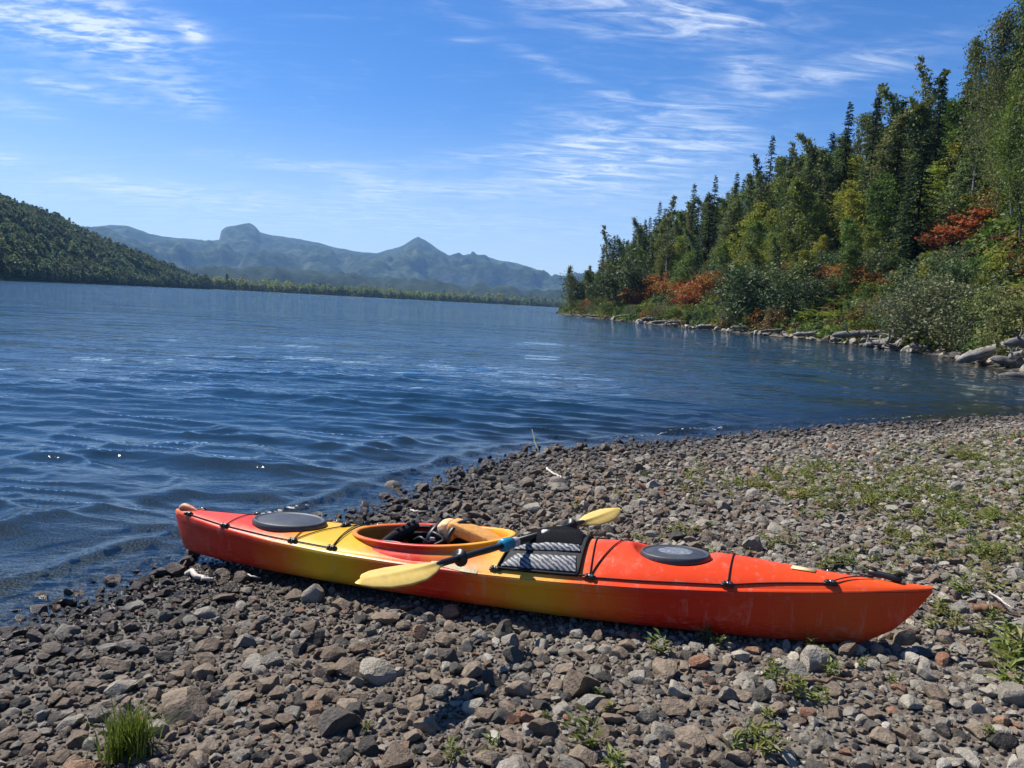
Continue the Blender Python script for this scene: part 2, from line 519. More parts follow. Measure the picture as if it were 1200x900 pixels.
def build_water():
    rr = [2.0]
    while rr[-1] < 7300:
        r = rr[-1]
        rr.append(r + max(.012, min(r * r * .00062, .0125 * r)) if r < 900 else r * 1.08)
    rr = np.array(rr)
    az = np.radians(np.concatenate([np.linspace(-175, -62, 40)[:-1], np.linspace(-62, 55, 560), np.linspace(55, 75, 8)[1:]]))
    X = (rr[:, None] * np.sin(az)[None, :]).ravel(); Y = (rr[:, None] * np.cos(az)[None, :]).ravel()
    dr = np.repeat(np.gradient(rr), len(az))
    dr = np.maximum(dr, np.repeat(rr, len(az)) * R(117 / 560))
    s = shore_dist(X, Y)
    depth = np.clip(-ground_z(X, Y, s), 0, 5)
    far = np.hypot(X, Y)
    near = sstep(0.0, 1.1, -s) * .9 + .1
    wz, wx, wy, chop = wave_field(X, Y, dr)
    Z = wz * near
    # wavelets running up on the shore
    wob = .28 * fbm(X * .35, Y * .35, 3, 77)
    foam = np.zeros_like(X)
    for off, amp, wid, sd in ((.55, .03, .09, 1), (1.5, .022, .13, 2)):
        along = fbm(X * .55 + sd * 9, Y * .55, 3, 50 + sd)
        ridge = np.exp(-(((-s) - off - wob) / wid) ** 2)
        steep = np.exp(-(((-s) - off + wid * .55 - wob) / (wid * .6)) ** 2)
        g = np.clip(along * 1.6 + .55, 0, 1.3)
        Z += amp * g * ridge
        if sd == 1:
            along = along + .55 * np.exp(-((X - 2.3) / 1.5) ** 2) + .55 * np.exp(-((X - 7.6) / 1.2) ** 2) - .10
            foam = np.maximum(foam, steep * np.clip(along * 2.6 - (.30 if sd == 1 else .75), 0, .50))
    lap = np.exp(-((s + .10) / .08) ** 2) * np.clip(fbm(X * 1.6, Y * 1.6, 3, 91) * 2.0 - .05, 0, 1)
    foam = np.maximum(foam, .42 * lap)
    Z -= .02 * sstep(0, .5, s)
    X = X + wx * near; Y = Y + wy * near
    me = mesh_np('lake_water', np.stack([X, Y, Z + .004], -1), grid_faces(len(rr), len(az)), mat_water())
    attr(me, 'depth', depth)
    attr(me, 'chop', chop)
    attr(me, 'foam', foam * sstep(200, 30, far))
    tag(link('lake_water', me), kind='structure')
build_water()

# ---------------------------------------------------------------- far hills
def mat_mountain(name, cols, scale, bump):
    m, nt, b = new_mat(name)
    geo = nt.nodes.new('ShaderNodeNewGeometry')
    n = NOISE(nt, geo.outputs['Position'], scale, 8, .68)
    n2 = NOISE(nt, geo.outputs['Position'], scale * .16, 4, .6)
    mixn = MA(nt, 'ADD', MA(nt, 'MULTIPLY', n, .6), MA(nt, 'MULTIPLY', n2, .4))
    c = RAMP(nt, mixn, cols)
    steep = NN(nt, 'ShaderNodeSeparateXYZ', {0: geo.outputs['Normal']})
    rock = SMOOTH(nt, steep.outputs[2], .50, .68, 1, 0)
    c = MIXC(nt, MA(nt, 'MULTIPLY', rock, .45), c, (.12, .12, .11))
    nt.links.new(c, b.inputs['Base Color'])
    b.inputs['Roughness'].default_value = 1.0
    b.inputs['Specular IOR Level'].default_value = 0.1
    bn = NN(nt, 'ShaderNodeBump', {'Strength': 1.0, 'Distance': bump, 'Height': n})
    nt.links.new(bn.outputs[0], b.inputs['Normal'])
    return m

def ridge_mesh(name, sky_pts, D0, D1, D2, amp, mat, nu=220, nv=70, seed=1, prof=1.0, base_py=None):
    """a range whose crest, at distance D1(px), stands where the photograph's skyline is; foot at D0, far foot at D2"""
    xs = np.linspace(sky_pts[0][0], sky_pts[-1][0], nu)
    ys = np.interp(xs, [p[0] for p in sky_pts], [p[1] for p in sky_pts])
    fD0 = (lambda x: np.interp(x, *D0)) if isinstance(D0, tuple) else (lambda x: D0)
    fD1 = (lambda x: np.interp(x, *D1)) if isinstance(D1, tuple) else (lambda x: D1)
    V = []
    tt = np.concatenate([np.linspace(0, 1, nv), np.linspace(1, 2, 14)[1:]])
    for px, py in zip(xs, ys):
        d = px_dir(px, py)
        hl = math.hypot(d.x, d.y)
        ux, uy = d.x / hl, d.y / hl
        d0 = float(fD0(px)); d1 = float(fD1(px))
        hc = max(CAM_H + d.z / hl * d1, 1.5)
        for t in tt:
            dd = d0 + (d1 - d0) * t if t <= 1 else d1 + (t - 1) * D2
            w = t ** prof if t <= 1 else 1 - (t - 1)
            V.append((ux * dd, uy * dd, hc * w, t))
    V = np.array(V)
    t = V[:, 3]
    sc = 1.0 / (amp * 5)
    ridg = (1 - np.abs(fbm(V[:, 0] * sc, V[:, 1] * sc, 5, seed, .55)) * 2.4)
    fade = np.where(t <= 1, np.clip(t * 4, 0, 1) * np.clip((1 - t) * 2.2, 0, 1) ** 1.6, 0.2)
    ridg2 = (1 - np.abs(fbm(V[:, 0] * sc * 3.7, V[:, 1] * sc * 3.7, 4, seed + 7, .55)) * 2.4)
    V[:, 2] += (ridg - .45) * amp * fade + (ridg2 - .45) * amp * .22 * np.where(t <= 1, np.clip(t * 5, 0, 1) * np.clip((1 - t) * 6, 0, 1), .2)
    crest = np.exp(-((t - 1) / .1) ** 2)
    V[:, 2] += fbm(V[:, 0] * sc * 9, V[:, 1] * sc * 9, 3, seed + 4) * amp * .05 * crest
    V[:, 2] = np.maximum(V[:, 2], np.where((t <= 0) | (t >= 2), -3, .3))
    me = mesh_np(name, V[:, :3], grid_faces(nu, len(tt))[:, ::-1], mat)
    return tag(link(name, me), kind='structure'), V.reshape(nu, len(tt), 4)

MOUNT_SKY = [(-420, 300), (-250, 286), (-120, 292), (0, 280), (60, 272), (100, 266), (130, 263.5), (150, 265), (175, 273), (200, 278), (240, 281.5), (257, 280), (259.5, 269), (265, 265.5),
             (276, 263.5), (286, 261), (293, 261.5), (299, 265), (305, 272), (318, 276), (345, 279), (370, 284), (400, 291), (425, 296), (442, 297.5),
             (456, 293), (472, 287), (482, 281), (490, 277), (497, 281), (505, 286.5), (514, 293), (528, 299.5), (548, 298),
             (566, 300), (585, 304), (600, 307), (622, 313), (640, 320), (660, 331), (700, 341), (760, 349), (900, 360), (1200, 380)]
ridge_mesh('mountain', MOUNT_SKY, 3600, 6200, 1500, 240,
           mat_mountain('mountain_forest', [(.34, (.008, .016, .011)), (.5, (.030, .044, .026)), (.62, (.085, .115, .058)), (.78, (.14, .16, .09))], .02, 22), 640, 90, 3, 1.25)
MID_SKY = [(100, 330), (200, 322), (260, 316), (330, 313), (400, 321), (450, 327), (500, 331), (560, 336), (620, 342), (660, 348), (720, 352), (860, 362)]
ridge_mesh('foothill', MID_SKY, 1900, 3000, 900, 60,
           mat_mountain('foothill_forest', [(.3, (.010, .020, .013)), (.5, (.026, .040, .024)), (.7, (.055, .070, .040))], .03, 14), 240, 40, 8, 1.1)
m_low = mat_mountain('lowland_floor', [(.3, (.035, .055, .02)), (.6, (.07, .09, .03))], .05, 1)
low_pts = [(180, 331.5), (240, 334.8), (420, 344.8), (560, 352.3), (640, 356.2), (760, 362), (900, 370)]
low_d = ([180, 240, 420, 560, 640, 900], [850, 900, 1000, 1150, 1250, 1300])
_, LOWV = ridge_mesh('far_shore', low_pts, low_d, ([180, 900], [1800, 1950]), 300, 3, m_low, 160, 24, 5)
LEFT_SKY = [(-330, 128), (-200, 172), (-100, 203), (-40, 223), (0, 237), (30, 246), (60, 257), (90, 272), (120, 286), (150, 296), (180, 309), (210, 321), (232, 332), (246, 335.6)]
left_d0 = ([-330, -100, 0, 120, 240, 250], [190, 300, 390, 560, 840, 850])
left_d1 = ([-330, -100, 0, 120, 200, 240, 250], [480, 640, 760, 860, 880, 880, 882])
m_left = mat_mountain('left_hill_floor', [(.3, (.014, .022, .008)), (.6, (.035, .048, .016))], .08, 3)
_, LEFTV = ridge_mesh('wooded_hill', LEFT_SKY, left_d0, left_d1, 500, 12, m_left, 200, 60, 12)

# ---------------------------------------------------------------- kayak
KL = 4.37
_st = Vector((-2.125, 4.80, 0.0)); _bt = Vector((1.98, 3.427, 0.0))
_dir = (_bt - _st).normalized()
K_STERN_Z, K_BOW_Z = 0.025, 0.205
KX = (Vector((_dir.x, _dir.y, 0)) * math.sqrt(max(0, 1 - ((K_BOW_Z - K_STERN_Z) / KL) ** 2)) + Vector((0, 0, (K_BOW_Z - K_STERN_Z) / KL))).normalized()
KY = Vector((0, 0, 1)).cross(KX).normalized()
KZ = KX.cross(KY).normalized()
K_HEEL = R(-2.0)                       # heels a little towards the near side
KM = Matrix((KX, KY, KZ)).transposed().to_4x4()
KM.translation = Vector((_st.x, _st.y, K_STERN_Z))
KM = KM @ Matrix.Rotation(K_HEEL, 4, 'X')
kayak = empty('kayak')
kayak.matrix_world = KM
tag(kayak, 'red, orange and yellow plastic sea kayak pulled up on the stony beach', 'kayak')

T_ = [0, .006, .02, .05, .10, .20, .30, .40, .50, .60, .70, .80, .88, .93, .965, .985, .996, 1]
HB = [.012, .026, .048, .094, .154, .240, .292, .314, .318, .304, .262, .196, .126, .080, .046, .027, .017, .010]
GW = [.275, .274, .272, .266, .256, .242, .236, .234, .236, .242, .254, .274, .294, .309, .321, .329, .334, .336]
KE = [.255, .17, .030, .012, .005, 0, 0, 0, 0, 0, 0, .0, .002, .022, .115, .215, .292, .315]
CR = [.012, .016, .020, .024, .032, .050, .056, .060, .086, .120, .130, .112, .066, .040, .024, .016, .012, .008]
def hb(t): return np.interp(t, T_, HB)
def gw(t): return np.interp(t, T_, GW)
def ke(t): return np.interp(t, T_, KE)
def cr(t): return np.interp(t, T_, CR)
# smooth the tables
_tt = np.linspace(0, 1, 1201)
def smooth_tab(f, k=31):
    v = f(_tt); w = np.hanning(k); w /= w.sum()
    vp = np.pad(v, k // 2, mode='reflect', reflect_type='odd')
    return np.convolve(vp, w, 'valid')
_h, _g, _k, _c = smooth_tab(hb, 61), smooth_tab(gw, 81), smooth_tab(ke, 9), smooth_tab(cr, 81)
_h = np.maximum(_h, .008); _k = np.minimum(_k, _g - .02)
def kb(x): return np.interp(np.asarray(x) / KL, _tt, _h)
def kg(x): return np.interp(np.asarray(x) / KL, _tt, _g)
def kk(x): return np.interp(np.asarray(x) / KL, _tt, _k)
def kc(x): return np.interp(np.asarray(x) / KL, _tt, _c)

COCK_X, COCK_A, COCK_B = 1.82, .475, .235
HATCH_S = (.86, .0, .235, .165); HATCH_B = (3.19, .0, .175, .135)
def deck_z(x, v):
    """deck height at station x and breadth fraction v (-1 near side .. 1 far side)"""
    x = np.asarray(x, float); v = np.asarray(v, float)
    av = np.abs(v)
    crown = np.clip(1 - (av / .93) ** 2.0, 0, 1) ** .85
    z = kg(x) + kc(x) * crown - .010 * np.clip((av - .93) / .07, 0, 1) ** 2
    # recess moulded round each hatch
    for (hx, hy, ha, hbb) in (HATCH_S, HATCH_B):
        d = np.sqrt(((x - hx) / (ha * 1.28)) ** 2 + ((v * kb(x) - hy) / (hbb * 1.22)) ** 2)
        flat = kg(x) + kc(x) * .62
        z = z + (np.minimum(z, flat) - z) * np.clip((1.0 - d) * 5, 0, 1)
    # the fore deck peaks in a broad ridge, the after deck is dished behind the cockpit
    z = z + .018 * np.exp(-((x - 2.85) / .35) ** 2) * np.exp(-(v / .45) ** 2)
    return z
def deck_pt(x, v, off=0.0):
    return Vector((float(x), float(v * kb(x)), float(deck_z(x, v)) + off))

_gx, _gv = np.meshgrid(np.linspace(.02, KL - .02, 440), np.linspace(-.98, .98, 99), indexing='ij')
_gp = np.stack([_gx, _gv * kb(_gx), deck_z(_gx, _gv)], -1).reshape(-1, 3)
def proj_many(P):
    M = np.array(KM)
    W = P @ M[:3, :3].T + M[:3, 3]
    C = (W - np.array([0, 0, CAM_H])) @ np.array(CAMR)
    return np.stack([600 + FPX * C[:, 0] / -C[:, 2], 450 - FPX * C[:, 1] / -C[:, 2]], -1)
_gpx = proj_many(_gp)
def DP(px, py):
    """kayak deck station and breadth fraction under a photo pixel"""
    i = int(np.argmin((_gpx[:, 0] - px) ** 2 + (_gpx[:, 1] - py) ** 2))
    return float(_gx.ravel()[i]), float(_gv.ravel()[i])

def mat_kayak(name, stops, dark=1.0):
    m, nt, b = new_mat(name)
    t = nt.nodes.new('ShaderNodeTexCoord')
    O = t.outputs['Object']
    s_ = NN(nt, 'ShaderNodeSeparateXYZ', {0: O})
    n = NOISE(nt, O, 3.0, 4, .6, .6)
    n2 = NOISE(nt, VMUL(nt, O, (.7, 3, 3)), 6, 3, .6)
    f = MA(nt, 'DIVIDE', s_.outputs[0], KL)
    f = MA(nt, 'ADD', f, MA(nt, 'MULTIPLY', MA(nt, 'SUBTRACT', n, .5), .075))
    f = MA(nt, 'ADD', f, MA(nt, 'MULTIPLY', MA(nt, 'SUBTRACT', n2, .5), .02))
    c = RAMP(nt, f, stops)
    # scuffs, dried lake dust
    sc = NOISE(nt, VMUL(nt, O, (6, 40, 40)), 3.0, 5, .7)
    c = MIXC(nt, MA(nt, 'MULTIPLY', SMOOTH(nt, sc, .64, .8), .16), c, (.62, .50, .42))
    # scratches and pale abrasion low on the hull
    ab = NOISE(nt, VMUL(nt, O, (2.2, 60, 60)), 2.0, 6, .75)
    low = SMOOTH(nt, s_.outputs[2], .02, .17, 1.0, 0.0)
    c = MIXC(nt, MA(nt, 'MULTIPLY', MA(nt, 'MULTIPLY', SMOOTH(nt, ab, .53, .64), low), .6), c, (.55, .36, .28))
    dr_ = NOISE(nt, VMUL(nt, O, (26, 26, 3)), 1.0, 4, .7)
    c = MIXC(nt, MA(nt, 'MULTIPLY', SMOOTH(nt, dr_, .57, .70), .22), c, (.46, .36, .28))
    du = NOISE(nt, O, 14.0, 5, .65)
    c = MIXC(nt, MA(nt, 'MULTIPLY', SMOOTH(nt, du, .55, .75), .20), c, (.50, .42, .34))
    nt.links.new(c, b.inputs['Base Color'])
    nt.links.new(SMOOTH(nt, du, .3, .75, .30, .46), b.inputs['Roughness'])
    b.inputs['Specular IOR Level'].default_value = .30
    bn = NN(nt, 'ShaderNodeBump', {'Strength': .25, 'Distance': .003, 'Height': NOISE(nt, O, 22, 4, .6)})
    nt.links.new(bn.outputs[0], b.inputs['Normal'])
    return m
RED = (.58, .020, .006); ORG = (.74, .13, .010); YEL = (.68, .38, .012); REDO = (.80, .060, .012)
HULL_STOPS = [(0, RED), (.17, RED), (.225, ORG), (.28, YEL), (.325, YEL), (.385, ORG), (.43, RED), (.465, RED), (.52, ORG), (.56, (.68, .30, .012)), (.585, (.68, .30, .012)), (.645, ORG), (.70, RED),
              (.78, RED), (.86, (.60, .050, .010)), (.92, (.62, .075, .012)), (1, (.66, .04, .008))]
DECK_STOPS = [(0, (.74, .20, .07)), (.03, (.70, .048, .016)), (.16, (.70, .048, .016)), (.225, (.76, .18, .03)), (.262, YEL), (.335, YEL), (.375, (.76, .19, .03)), (.42, (.72, .08, .025)), (.46, (.72, .10, .025)),
              (.505, (.76, .24, .03)), (.54, (.76, .37, .04)), (.60, (.76, .32, .04)), (.625, (.74, .16, .025)), (.655, REDO), (.80, REDO), (1, (.80, .095, .016))]
M_HULL = mat_kayak('kayak_hull_plastic', HULL_STOPS)
M_DECK = mat_kayak('kayak_deck_plastic', DECK_STOPS)
M_BLACK = simple_mat('black_plastic', (.012, .012, .013), .42, .5)
M_RUBBER = simple_mat('hatch_rubber', (.040, .045, .053), .50, .5, 18, .25, .0015)
M_CORD = simple_mat('black_cord', (.010, .010, .011), .75, .3, 220, .5, .001)
M_STEEL = simple_mat('steel_screw', (.55, .55, .54), .3, .5, metallic=1.0)

def build_hull():
    nx = 230
    xs = KL * (0.5 - 0.5 * np.cos(np.linspace(0, math.pi, nx)))
    xs = .5 * xs + .5 * np.linspace(0, KL, nx)
    rows = []
    for x in xs:
        b, g, k = float(kb(x)), float(kg(x)), float(kk(x))
        d = g - k
        band = min(.048, d * .35)
        half = [(1.0, g - .012), (1.012, g - band * .5), (1.004, g - band), (.985, g - band - .006), (.975, g - band - .012)]
        # side down to a rounded chine, then a shallow V bottom
        for (fy, fz) in ((.93, .62), (.88, .45), (.82, .32), (.75, .21), (.65, .13), (.52, .078), (.36, .042), (.18, .018), (.05, .003)):
            half.append((fy, k + (d - band - .012) * fz))
        row = [(x, -fy * b, z) for (fy, z) in half] + [(x, 0, k)] + [(x, fy * b, z) for (fy, z) in half[::-1]]
        rows.append(row)
    V = np.array(rows); nv = V.shape[1]
    me = mesh_np('hull', V.reshape(-1, 3), grid_faces(nx, nv), M_HULL)
    return link('hull', me, kayak)
hull = build_hull()

def build_deck():
    nx, nv = 300, 67
    xs = .5 * KL * (0.5 - 0.5 * np.cos(np.linspace(0, math.pi, nx))) + .5 * np.linspace(0, KL, nx)
    vv = np.sin(np.linspace(-math.pi / 2, math.pi / 2, nv)) * .35 + np.linspace(-1, 1, nv) * .65
    X, Vv = np.meshgrid(xs, vv, indexing='ij')
    Y = Vv * kb(X); Z = deck_z(X, Vv)
    f = grid_faces(nx, nv)[:, ::-1]
    inside = (((X - COCK_X) / (COCK_A - .012)) ** 2 + (Y / (COCK_B - .012)) ** 2 < 1).ravel()
    keep = ~(inside[f].any(1))
    me = mesh_np('deck', np.stack([X, Y, Z], -1).reshape(-1, 3), f[keep], M_DECK)
    return link('deck', me, kayak)
deck = build_deck()

def ring_loft(profile, cx, a, b, n=96, zfun=None):
    """profile: list of (outward offset, z offset); swept round an ellipse on the deck"""
    V = []
    for i in range(n):
        th = 2 * math.pi * i / n
        c, s_ = math.cos(th), math.sin(th)
        nx_, ny_ = c / a, s_ / b
        l = math.hypot(nx_, ny_); nx_ /= l; ny_ /= l
        bz = zfun(cx + a * c, b * s_)
        for (o, z) in profile:
            V.append((cx + a * c + nx_ * o, b * s_ + ny_ * o, bz + z))
    k = len(profile)
    F = [(i * k + j, ((i + 1) % n) * k + j, ((i + 1) % n) * k + j + 1, i * k + j + 1) for i in range(n) for j in range(k - 1)]
    return V, F

def cock_z(x, y):
    u = (x - COCK_X) / COCK_A
    return .287 + .022 * u + .026 * max(u, 0) ** 2 + .016 * (abs(y) < .12) * 0
CO_STOPS = [(0, ORG), (.315, (.76, .24, .03)), (.345, (.72, .12, .02)), (.365, (.64, .035, .012)), (.42, (.64, .035, .012)), (.45, (.74, .17, .02)), (.485, (.76, .36, .03)), (1, (.76, .40, .035))]
M_COAM = mat_kayak('coaming_plastic', CO_STOPS)
V, F = ring_loft([(.052, -.050), (.036, -.020), (.012, -.008), (.010, .012), (.018, .016), (.024, .021), (.023, .028), (.014, .032), (.002, .032), (-.008, .024), (-.010, .0), (-.010, -.08), (-.004, -.14)], COCK_X, COCK_A, COCK_B, 110, cock_z)
coaming = link('cockpit_coaming', mesh_np('cockpit_coaming', np.array(V), np.array(F), M_COAM), kayak)

# tub inside the cockpit
def build_tub():
    V = []; n = 60
    prof = [(1.04, .25), (1.06, .16), (1.03, .08), (.9, .035), (.55, .022), (.02, .018)]
    for i in range(n):
        th = 2 * math.pi * i / n
        for (f, z) in prof:
            V.append((COCK_X + COCK_A * math.cos(th) * (f if f < 1 else 1 + (f - 1) * 1.6), min(COCK_B * f, .255) * math.sin(th), z))
    k = len(prof)
    F = [(i * k + j, i * k + j + 1, ((i + 1) % n) * k + j + 1, ((i + 1) % n) * k + j) for i in range(n) for j in range(k - 1)]
    return link('cockpit_interior', mesh_np('cockpit_interior', np.array(V), np.array(F), M_HULL), kayak)
build_tub()

# seat
M_SEAT = simple_mat('seat_fabric', (.016, .016, .018), .85, .25, 60, .5, .002)
M_SEATG = simple_mat('seat_trim', (.10, .10, .105), .7, .3)
def pad(name, c, size, rot, parent, mat, bev=.03, bulge=.012):
    bm = bmesh.new()
    add_box(bm, (0, 0, 0), size, None, bev)
    bmesh.ops.subdivide_edges(bm, edges=bm.edges[:], cuts=2, use_grid_fill=True)
    for v in bm.verts:
        k = (1 - (2 * v.co.x / size[0]) ** 2) * (1 - (2 * v.co.y / size[1]) ** 2)
        v.co.z += math.copysign(bulge * max(k, 0), v.co.z) + .004 * mnoise.noise(v.co * 18)
    bmesh.ops.transform(bm, matrix=Matrix.Translation(c) @ rot.to_matrix().to_4x4(), verts=bm.verts[:])
    return link(name, bm_mesh(name, bm, mat), parent)
seat = pad('seat', (1.80, 0, .135), (.74, .40, .07), Euler((0, R(-4), 0)), kayak, M_SEAT, .028)
sb = pad('seat_backrest', (1.56, .0, .245), (.28, .30, .05), Euler((0, R(-40), 0)), kayak, M_SEAT, .024, .016)
for sy in (-.10, -.035, .035, .10):
    pad('backrest_rib', (1.553, sy, .268), (.27, .028, .018), Euler((0, R(-40), 0)), sb, M_SEAT, .008, .004)
for sy in (-1, 1):
    pad('hip_pad', (1.80, sy * .205, .20), (.62, .03, .13), Euler((R(8) * sy, 0, 0)), kayak, M_SEAT, .012, .004)
    bm = bmesh.new()
    add_tube(bm, smooth_curve([(1.58, sy * .17, .29), (1.72, sy * .20, .30), (1.88, sy * .215, .27)], 5), .009, 8)
    link('seat_strap', bm_mesh('seat_strap', bm, M_BLACK), kayak)

# hatches
def hatch(spec, rise, dome, inset, name='hatch_cover', badge=None):
    hx, hy, a, b = spec
    base = lambda x, y: float(kg(hx) + kc(hx) * .66) + (x - hx) * (.0 if hx < 2 else -.0)
    slope = float((kg(hx + .2) + .62 * kc(hx + .2) - kg(hx - .2) - .62 * kc(hx - .2)) / .4)
    V = []; n = 72
    prof = [(1.0, -.012), (1.03, .0), (1.03, rise * .55), (1.0, rise), (.97, rise + .004), (.93, rise + .003), (.90, rise - .003), (.86, rise - .001), (.6, rise + dome * .7), (.3, rise + dome * .95), (.02, rise + dome)]
    for i in range(n):
        th = 2 * math.pi * i / n
        for (f, z) in prof:
            x = hx + a * f * math.cos(th); y = hy + b * f * math.sin(th)
            V.append((x, y, base(hx, 0) + slope * (x - hx) + z))
    k = len(prof)
    F = [(i * k + j, ((i + 1) % n) * k + j, ((i + 1) % n) * k + j + 1, i * k + j + 1) for i in range(n) for j in range(k - 1)]
    o = link(name, mesh_np(name, np.array(V), np.array(F), M_RUBBER), kayak)
    if badge:
        bm = bmesh.new()
        for i in range(40):
            th = 2 * math.pi * i / 40
            x = hx + a * .50 * math.cos(th); y = hy + b * .5 * math.sin(th)
            bm.verts.new((x, y, base(hx, 0) + slope * (x - hx) + rise + dome * .82))
        top = bm.verts.new((hx, hy, base(hx, 0) + rise + dome + .005))
        bm.verts.ensure_lookup_table()
        for i in range(40):
            bm.faces.new((bm.verts[i], bm.verts[(i + 1) % 40], top))
        link('hatch_badge', bm_mesh('hatch_badge', bm, badge), o)
    return o
hatch(HATCH_S, .030, .010, .9)
M_BADGE = simple_mat('grey_badge', (.16, .175, .19), .45, .5, 60, .5)
hatch(HATCH_B, .028, .008, .9, badge=M_BADGE)

# deck fittings and lines
def fitting(x, v, ang=0.0):
    bm = bmesh.new()
    add_box(bm, (0, 0, .006), (.062, .024, .012), None, .004)
    add_box(bm, (-.014, 0, .015), (.016, .022, .012), None, .003)
    add_box(bm, (.014, 0, .015), (.016, .022, .012), None, .003)
    o = link('deck_fitting', bm_mesh('deck_fitting', bm, M_BLACK), kayak)
    o.location = deck_pt(x, v, .001)
    side = math.atan2(float(deck_z(x, v * .97) - deck_z(x, v)), float(-.03 * v * kb(x)))
    o.rotation_euler = (0 if abs(v) < .2 else -math.copysign(.35, v), 0, ang)
    bm = bmesh.new()
    add_tube(bm, [(0, 0, .012), (0, 0, .021)], .0065, 8)
    s_ = link('screw', bm_mesh('screw', bm, M_STEEL), o)
    return o
def cord(pts, name='deck_line', r=.0032, n=8):
    bm = bmesh.new()
    add_tube(bm, pts, r, 7)
    return link(name, bm_mesh(name, bm, M_CORD), kayak)
def over_deck(a, b, n=18, off=.006, slack=0.0):
    out = []
    for i in range(n + 1):
        t = i / n
        x = a[0] + (b[0] - a[0]) * t; v = a[1] + (b[1] - a[1]) * t
        out.append(deck_pt(x, v, off + slack * math.sin(math.pi * t)))
    return out
NS = [DP(221, 603), DP(262, 619), DP(339, 642), DP(385, 653)]       # stern fittings on the near side
for i, (x, v) in enumerate(NS):
    v = max(v, -.90); NS[i] = (x, v)
NB = [DP(577, 676), DP(690, 683), DP(853, 687), DP(972, 685)]       # bow fittings on the near side
for i, (x, v) in enumerate(NB):
    v = max(v, -.90); NB[i] = (x, v)
for sgn in (1, -1):
    for (x, v) in NS + NB:
        fitting(x, v * sgn, 0.0)
    for A, B in zip(NS[:-1], NS[1:]):
        cord(over_deck((A[0], A[1] * sgn), (B[0], B[1] * sgn)))
    for A, B in zip(NB[1:-1], NB[2:]):
        cord(over_deck((A[0], A[1] * sgn), (B[0], B[1] * sgn)))
    cord(over_deck((NB[3][0], NB[3][1] * sgn), (4.12, .0), 16, .012))
# stern bungees crossing behind the cockpit
S2, S3 = NS[2], NS[3]
cx_mid = DP(428, 615)
fitting(cx_mid[0], cx_mid[1], R(60))
fitting(*DP(405, 617), R(60))
cord(over_deck(NS[1], (NS[1][0] + .05, -NS[1][1]), 18, .006), 'bungee_cord')
cord(over_deck(S2, (S2[0] + .30, .62)), 'bungee_cord'); cord(over_deck(S2, (S2[0] - .02, -S2[1]), 18, .006), 'bungee_cord')
cord(over_deck(S3, (S2[0] + .22, -S2[1])), 'bungee_cord'); cord(over_deck(S3, (S3[0], -S3[1]), 18, .008), 'bungee_cord')
# bow bungees
B1, B2 = NB[1], NB[2]
cord(over_deck(B1, (B1[0] - .05, .95 * -B1[1]), 22, .006), 'bungee_cord')
cord(over_deck(B1, (B1[0] + .22, -B1[1]), 22, .006), 'bungee_cord')
cord(over_deck(B2, (B2[0] + .03, -B2[1]), 18, .006), 'bungee_cord')
# carry toggles
def toggle(x, y, z, ang, tilt):
    bm = bmesh.new()
    add_tube(bm, [(-.075, 0, 0), (-.068, 0, 0), (-.04, 0, 0), (0, 0, 0), (.04, 0, 0), (.068, 0, 0), (.075, 0, 0)], [.010, .016, .018, .0155, .018, .016, .010], 12)
    o = link('carry_handle', bm_mesh('carry_handle', bm, M_BLACK), kayak)
    o.location = (x, y, z)
    o.rotation_euler = (0, tilt, ang)
    for k in (-1, 1):
        bm = bmesh.new()
        add_tube(bm, [(k * .03, 0, .01), (k * .05, -.01, .026), (k * .068, 0, .012)], .004, 6)
        link('handle_cord', bm_mesh('handle_cord', bm, M_CORD), o)
    return o
_tb = DP(1046, 677)
tb = deck_pt(_tb[0], _tb[1], .022)
toggle(4.17, .015, float(deck_z(4.17, .1)) + .020, R(-14), R(4))
# moulded nub and webbing at the stern, scraped pale tape on the fore deck
bm = bmesh.new()
add_tube(bm, smooth_curve([(.03, .0, .285), (.06, .0, .305), (.12, .0, .300), (.17, 0, .285)], 5), [.006, .014, .018, .02, .022, .024, .024, .022, .02, .018, .016, .014, .012, .01, .008, .006], 10)
link('stern_fairlead', bm_mesh('stern_fairlead', bm, simple_mat('scuffed_plastic', (.66, .30, .14), .55, .4, 30, .3)), kayak)
tx, tv = DP(942, 668)
bm = bmesh.new()
pts = [deck_pt(tx - .06, tv - .08, .004), deck_pt(tx + .05, tv - .10, .004), deck_pt(tx + .06, tv + .14, .004), deck_pt(tx - .05, tv + .18, .004)]
vsb = [bm.verts.new(p) for p in pts]
bm.faces.new(vsb)
ex = bmesh.ops.extrude_face_region(bm, geom=bm.faces[:])
bmesh.ops.translate(bm, vec=(0, 0, .002), verts=[e for e in ex['geom'] if isinstance(e, bmesh.types.BMVert)])
link('deck_sticker', bm_mesh('deck_sticker', bm, simple_mat('cream_sticker', (.72, .52, .26), .5)), kayak)
# worn grey lettering strip along the near side of the cockpit
def mat_lettering():
    m, nt, b = new_mat('worn_lettering')
    t = nt.nodes.new('ShaderNodeTexCoord')
    sx = NN(nt, 'ShaderNodeMapping', {'Vector': t.outputs['Object'], 'Scale': (60, 18, 1)})
    n = NOISE(nt, sx.outputs[0], 3, 3, .6)
    nt.links.new(RAMP(nt, n, [(.42, (.55, .40, .12)), (.5, (.22, .20, .18)), (.6, (.40, .33, .2))]), b.inputs['Base Color'])
    return m
def strip_on_deck(name, a, b, half, mat, n=20, off=.003):
    V = []
    for i in range(n + 1):
        t = i / n
        x = a[0] + (b[0] - a[0]) * t; v = a[1] + (b[1] - a[1]) * t
        for k in (-1, -.3, .3, 1):
            V.append(deck_pt(x, v + k * half, off))
    me = mesh_np(name, np.array(V), grid_faces(n + 1, 4)[:, ::-1], mat)
    return link(name, me, kayak)
